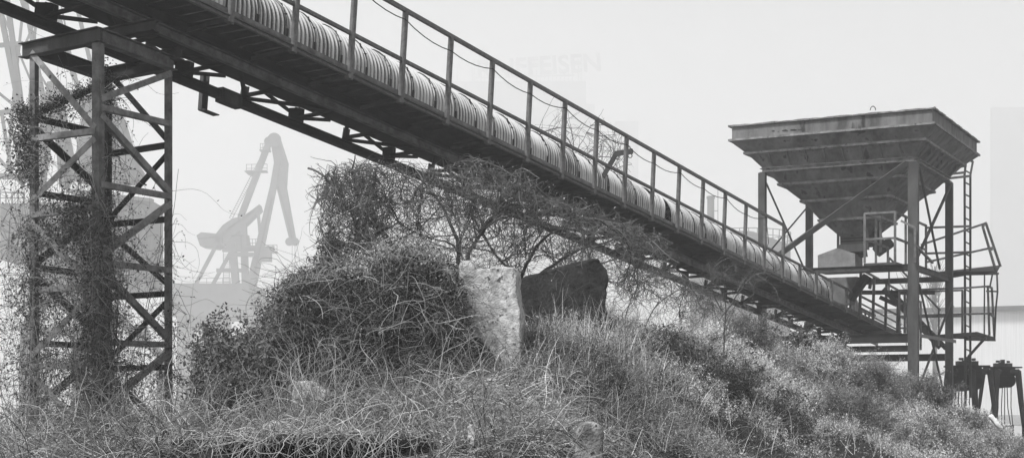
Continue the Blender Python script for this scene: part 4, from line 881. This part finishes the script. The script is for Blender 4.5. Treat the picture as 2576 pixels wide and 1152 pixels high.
# ------------------------------------------------------------------ bare elder tree in front of the conveyor
def limb(pts, k=24):
    pts = np.array([P(*p) for p in pts]); t = np.linspace(0, len(pts)-1, k); i = np.minimum(t.astype(int), len(pts)-2); f = (t-i)[:, None]
    q = pts[i]*(1-f)+pts[i+1]*f
    for _ in range(2): q[1:-1] = (q[:-2]+2*q[1:-1]+q[2:])/4
    return q+np.cumsum(R.normal(size=q.shape)*.008, 0)
def bare_tree(name, label, limbs, r0, n1, n2, n3, l1, l2, l3, tint0=0., up=.25, root=None, budn=0, clad=None, flat=1., env=None):
    cut = (lambda a: a) if env is None else (lambda a: crown(a, env))
    e = empty(name, root, label, 'tree'); T_ = NB()
    for pts, r in limbs: q = limb(pts); T_.tubes(q[None], [r*r0*.62], .18, 7)
    T_.build('trunk', M_BARK, e); A = NB()
    L0 = np.stack([limb(pts) for pts, r in limbs])
    L0 = np.stack([limb(pts) for pts, r in limbs]) if False else L0
    q, d = sample(L0, n1, .25, 1.); a1 = walk(q, d*.7+dirs(n1, up)*V(1, flat, 1), 12, l1/12*R.uniform(.5, 1.3, n1), .13, up*.05); a1 = cut(a1); A.tubes(a1, R.uniform(.007, .013, len(a1))*r0*20, .35, 4)
    q, d = sample(a1, n2, .2, 1.); a2 = walk(q, d*.7+dirs(n2, up)*V(1, flat, 1), 9, l2/9*R.uniform(.5, 1.4, n2), .17, up*.06); a2 = cut(a2); A.tubes(a2, R.uniform(.0036, .006, len(a2))*r0*20, .4)
    q, d = sample(a2, n3, .15, 1.); a3 = walk(q, d*.7+dirs(n3, up*1.2)*V(1, flat, 1), 6, l3/6*R.uniform(.4, 1.5, n3), .20, up*.05); a3 = cut(a3); n3 = len(a3); A.tubes(a3, R.uniform(.0024, .004, n3)*r0*20, .5)
    A.build('crown', M_TWIG, e)
    if budn:
        Bn = NB(); c = np.concatenate([a3[R.integers(0, n3, budn//2), -1], sample(a3, budn//2, .3, 1.)[0]]); Bn.leaves(c, .011, 2.); Bn.build('buds', M_LEAFM if clad is None else clad, e)
    return e
bare_tree('elder_tree', 'wide bare elder with dense crooked twigs in front of the conveyor', [
    ([(1030, 760, 14.6), (1010, 640, 14.6), (960, 580, 14.5), (910, 520, 14.4), (888, 450, 14.3), (900, 400, 14.2)], 1.0),
    ([(1060, 760, 14.7), (1030, 640, 14.4), (960, 600, 14.2), (900, 598, 14.0), (840, 630, 13.9), (805, 690, 13.8)], .8),
    ([(1165, 780, 15.0), (1160, 680, 15), (1150, 600, 15), (1110, 530, 14.9), (1080, 480, 14.8), (1040, 440, 14.6)], 1.1),
    ([(1170, 780, 15.1), (1172, 660, 15.1), (1200, 590, 15), (1260, 520, 14.8), (1290, 460, 14.6), (1300, 420, 14.4)], 1.0),
    ([(1300, 780, 15.2), (1310, 690, 15.2), (1350, 620, 15), (1420, 570, 14.8), (1480, 550, 14.7), (1540, 530, 14.6)], .9),
    ([(1330, 780, 15.3), (1350, 690, 15.4), (1430, 640, 15.4), (1520, 610, 15.4), (1590, 600, 15.3), (1650, 600, 15.2)], .8),
    ([(1340, 780, 15.5), (1300, 690, 15.6), (1250, 640, 15.6), (1200, 560, 15.6), (1180, 500, 15.5), (1190, 440, 15.4)], .7),
    ([(930, 540, 14.4), (860, 520, 14.3), (820, 460, 14.2), (850, 420, 14.1), (820, 408, 14.0), (775, 403, 13.9)], .35),
    ([(900, 480, 14.3), (860, 440, 14.2), (830, 440, 14.1), (800, 438, 14.1), (785, 436, 14.0), (772, 430, 13.9)], .25),
    ([(1350, 780, 15.6), (1400, 700, 15.7), (1500, 660, 15.8), (1560, 640, 15.8), (1610, 640, 15.8), (1640, 650, 15.8)], .6),
    ([(1160, 640, 15.0), (1130, 610, 14.9), (1090, 600, 14.8), (1050, 590, 14.7), (1000, 560, 14.6), (980, 500, 14.5)], .5),
    ([(1200, 600, 15.0), (1240, 560, 14.9), (1320, 540, 14.8), (1400, 530, 14.7), (1440, 520, 14.6), (1480, 500, 14.5)], .5)],
    .045, 190, 1800, 8600, .7, .38, .17, up=.12, root=P(1180, 960, 15.1), budn=2600, flat=.6,
    env=([762, 775, 850, 950, 1050, 1150, 1230, 1320, 1400, 1480, 1560, 1620, 1690, 1710], [520, 410, 402, 392, 405, 398, 392, 420, 468, 500, 525, 560, 600, 640], ([780, 900, 1100, 1200], [1., 1., 1., 1.])))
E_ = 'ivy_clad_stem'
shrub(835, 770, 13.9, 50, 290, 'ivy-clad leafy stem at the left end of the bare elder', M_LEAFD, 12, 9, 2300, .018, cat='ivy', name='ivy_clad_stem', spread=.6, wander=.2, raised=True, env=([765, 790, 820, 845, 870, 900], [640, 560, 500, 470, 490, 600]))
bare_tree('sapling', 'slim young tree with a straight stem and curled twigs before the truss', [
    ([(1819, 1040, 18.2), (1819, 930, 18.2), (1818, 850, 18.2), (1818, 770, 18.2), (1815, 720, 18.2), (1825, 670, 18.2)], 1.1),
    ([(1818, 790, 18.2), (1850, 745, 18.1), (1880, 710, 18.0), (1900, 690, 17.9), (1930, 680, 17.8), (1965, 672, 17.8)], .8),
    ([(1818, 780, 18.2), (1800, 740, 18.2), (1785, 710, 18.1), (1790, 690, 18.1), (1780, 670, 18.1), (1785, 655, 18.0)], .7)],
    .022, 34, 190, 520, .45, .28, .15, up=.3, root=P(1819, 1040, 18.2), budn=0, env=([1740, 1770, 1820, 1900, 1980], [660, 645, 640, 650, 655]))
bare_tree('background_tree', 'bare tree whose arching branches show above the corrugated cover', [
    ([(1420, 1000, 25.5), (1400, 700, 25.5), (1370, 500, 25.5), (1330, 400, 25.5), (1350, 320, 25.5), (1390, 250, 25.5)], .45),
    ([(1430, 1000, 25.6), (1440, 700, 25.6), (1420, 500, 25.6), (1440, 400, 25.6), (1480, 330, 25.6), (1520, 280, 25.6)], .45),
    ([(1440, 1000, 25.8), (1480, 700, 25.8), (1500, 520, 25.8), (1530, 440, 25.8), (1570, 400, 25.8), (1590, 370, 25.8)], .4),
    ([(1400, 1000, 25.3), (1330, 700, 25.3), (1300, 450, 25.3), (1280, 370, 25.3), (1270, 320, 25.3), (1282, 285, 25.3)], .35)],
    .045, 90, 330, 220, 1.0, .6, .3, up=.25, root=P(1430, 1090, 25.5), env=([1170, 1190, 1260, 1330, 1385, 1430, 1480, 1510, 1560, 1600, 1610], [330, 310, 290, 275, 228, 245, 300, 262, 330, 350, 420]))
bare_tree('background_tree', 'bare bush seen between the concrete slab and the truss bottom', [
    ([(1560, 900, 21.5), (1570, 780, 21.5), (1600, 720, 21.5), (1640, 690, 21.5), (1680, 680, 21.5), (1700, 690, 21.5)], .4),
    ([(1600, 900, 21.6), (1640, 780, 21.6), (1690, 730, 21.6), (1740, 720, 21.6), (1790, 740, 21.6), (1830, 760, 21.6)], .4),
    ([(1540, 900, 21.4), (1520, 760, 21.4), (1510, 690, 21.4), (1500, 650, 21.4), (1480, 620, 21.4), (1470, 600, 21.4)], .35)],
    .045, 40, 420, 1500, .8, .45, .22, up=.1, root=P(1570, 960, 21.5), env=([1440, 1500, 1600, 1700, 1850], [560, 600, 640, 680, 740]))
for x, hgt in ((2352, 150), (2290, 130)):
    Yp = 150.; b_ = P(x, 1045, Yp)
    pr_ = empty('poplar_tree', b_, 'faint %s poplar in the fog above the warehouse roof' % ('taller' if hgt == 150 else 'shorter'), 'tree')
    A = NB(); n = 160; zt_ = (HY-(790-hgt+30))*Yp/F; p = np.stack([np.full(n, b_[0])+R.normal(size=n)*.2, np.full(n, Yp)+R.normal(size=n)*.2, R.uniform(6, zt_-1.5, n)], 1)
    s = walk(p, dirs(n, 2.2, .8), 8, R.uniform(.15, .38, n), .06, .05); A.tubes(s, .05, .3)
    A.tubes(np.array([[[b_[0], Yp, GZ+(zt_-GZ)*t] for t in np.linspace(0, 1, 8)]]), [.35], .2, 8); A.build('branches', M_TWIG, pr_)

# ------------------------------------------------------------------ fog: one closed box of even, pale air
m = MB(); m.bar((0, -40, 94), (0, 960, 94), 1100, 193.2)
hz = m.build('haze', None); hm = bpy.data.materials.new('fog'); hm.use_nodes = True; hm.node_tree.nodes.clear()
o_ = hm.node_tree.nodes.new('ShaderNodeOutputMaterial'); v_ = hm.node_tree.nodes.new('ShaderNodeVolumePrincipled')
v_.inputs['Color'].default_value = g(.96); v_.inputs['Density'].default_value = .0026; v_.inputs['Anisotropy'].default_value = .3
hm.node_tree.links.new(v_.outputs[0], o_.inputs['Volume']); hz.data.materials.append(hm)
tag(hz, 'even pale fog over the harbour', 'fog', kind='stuff')
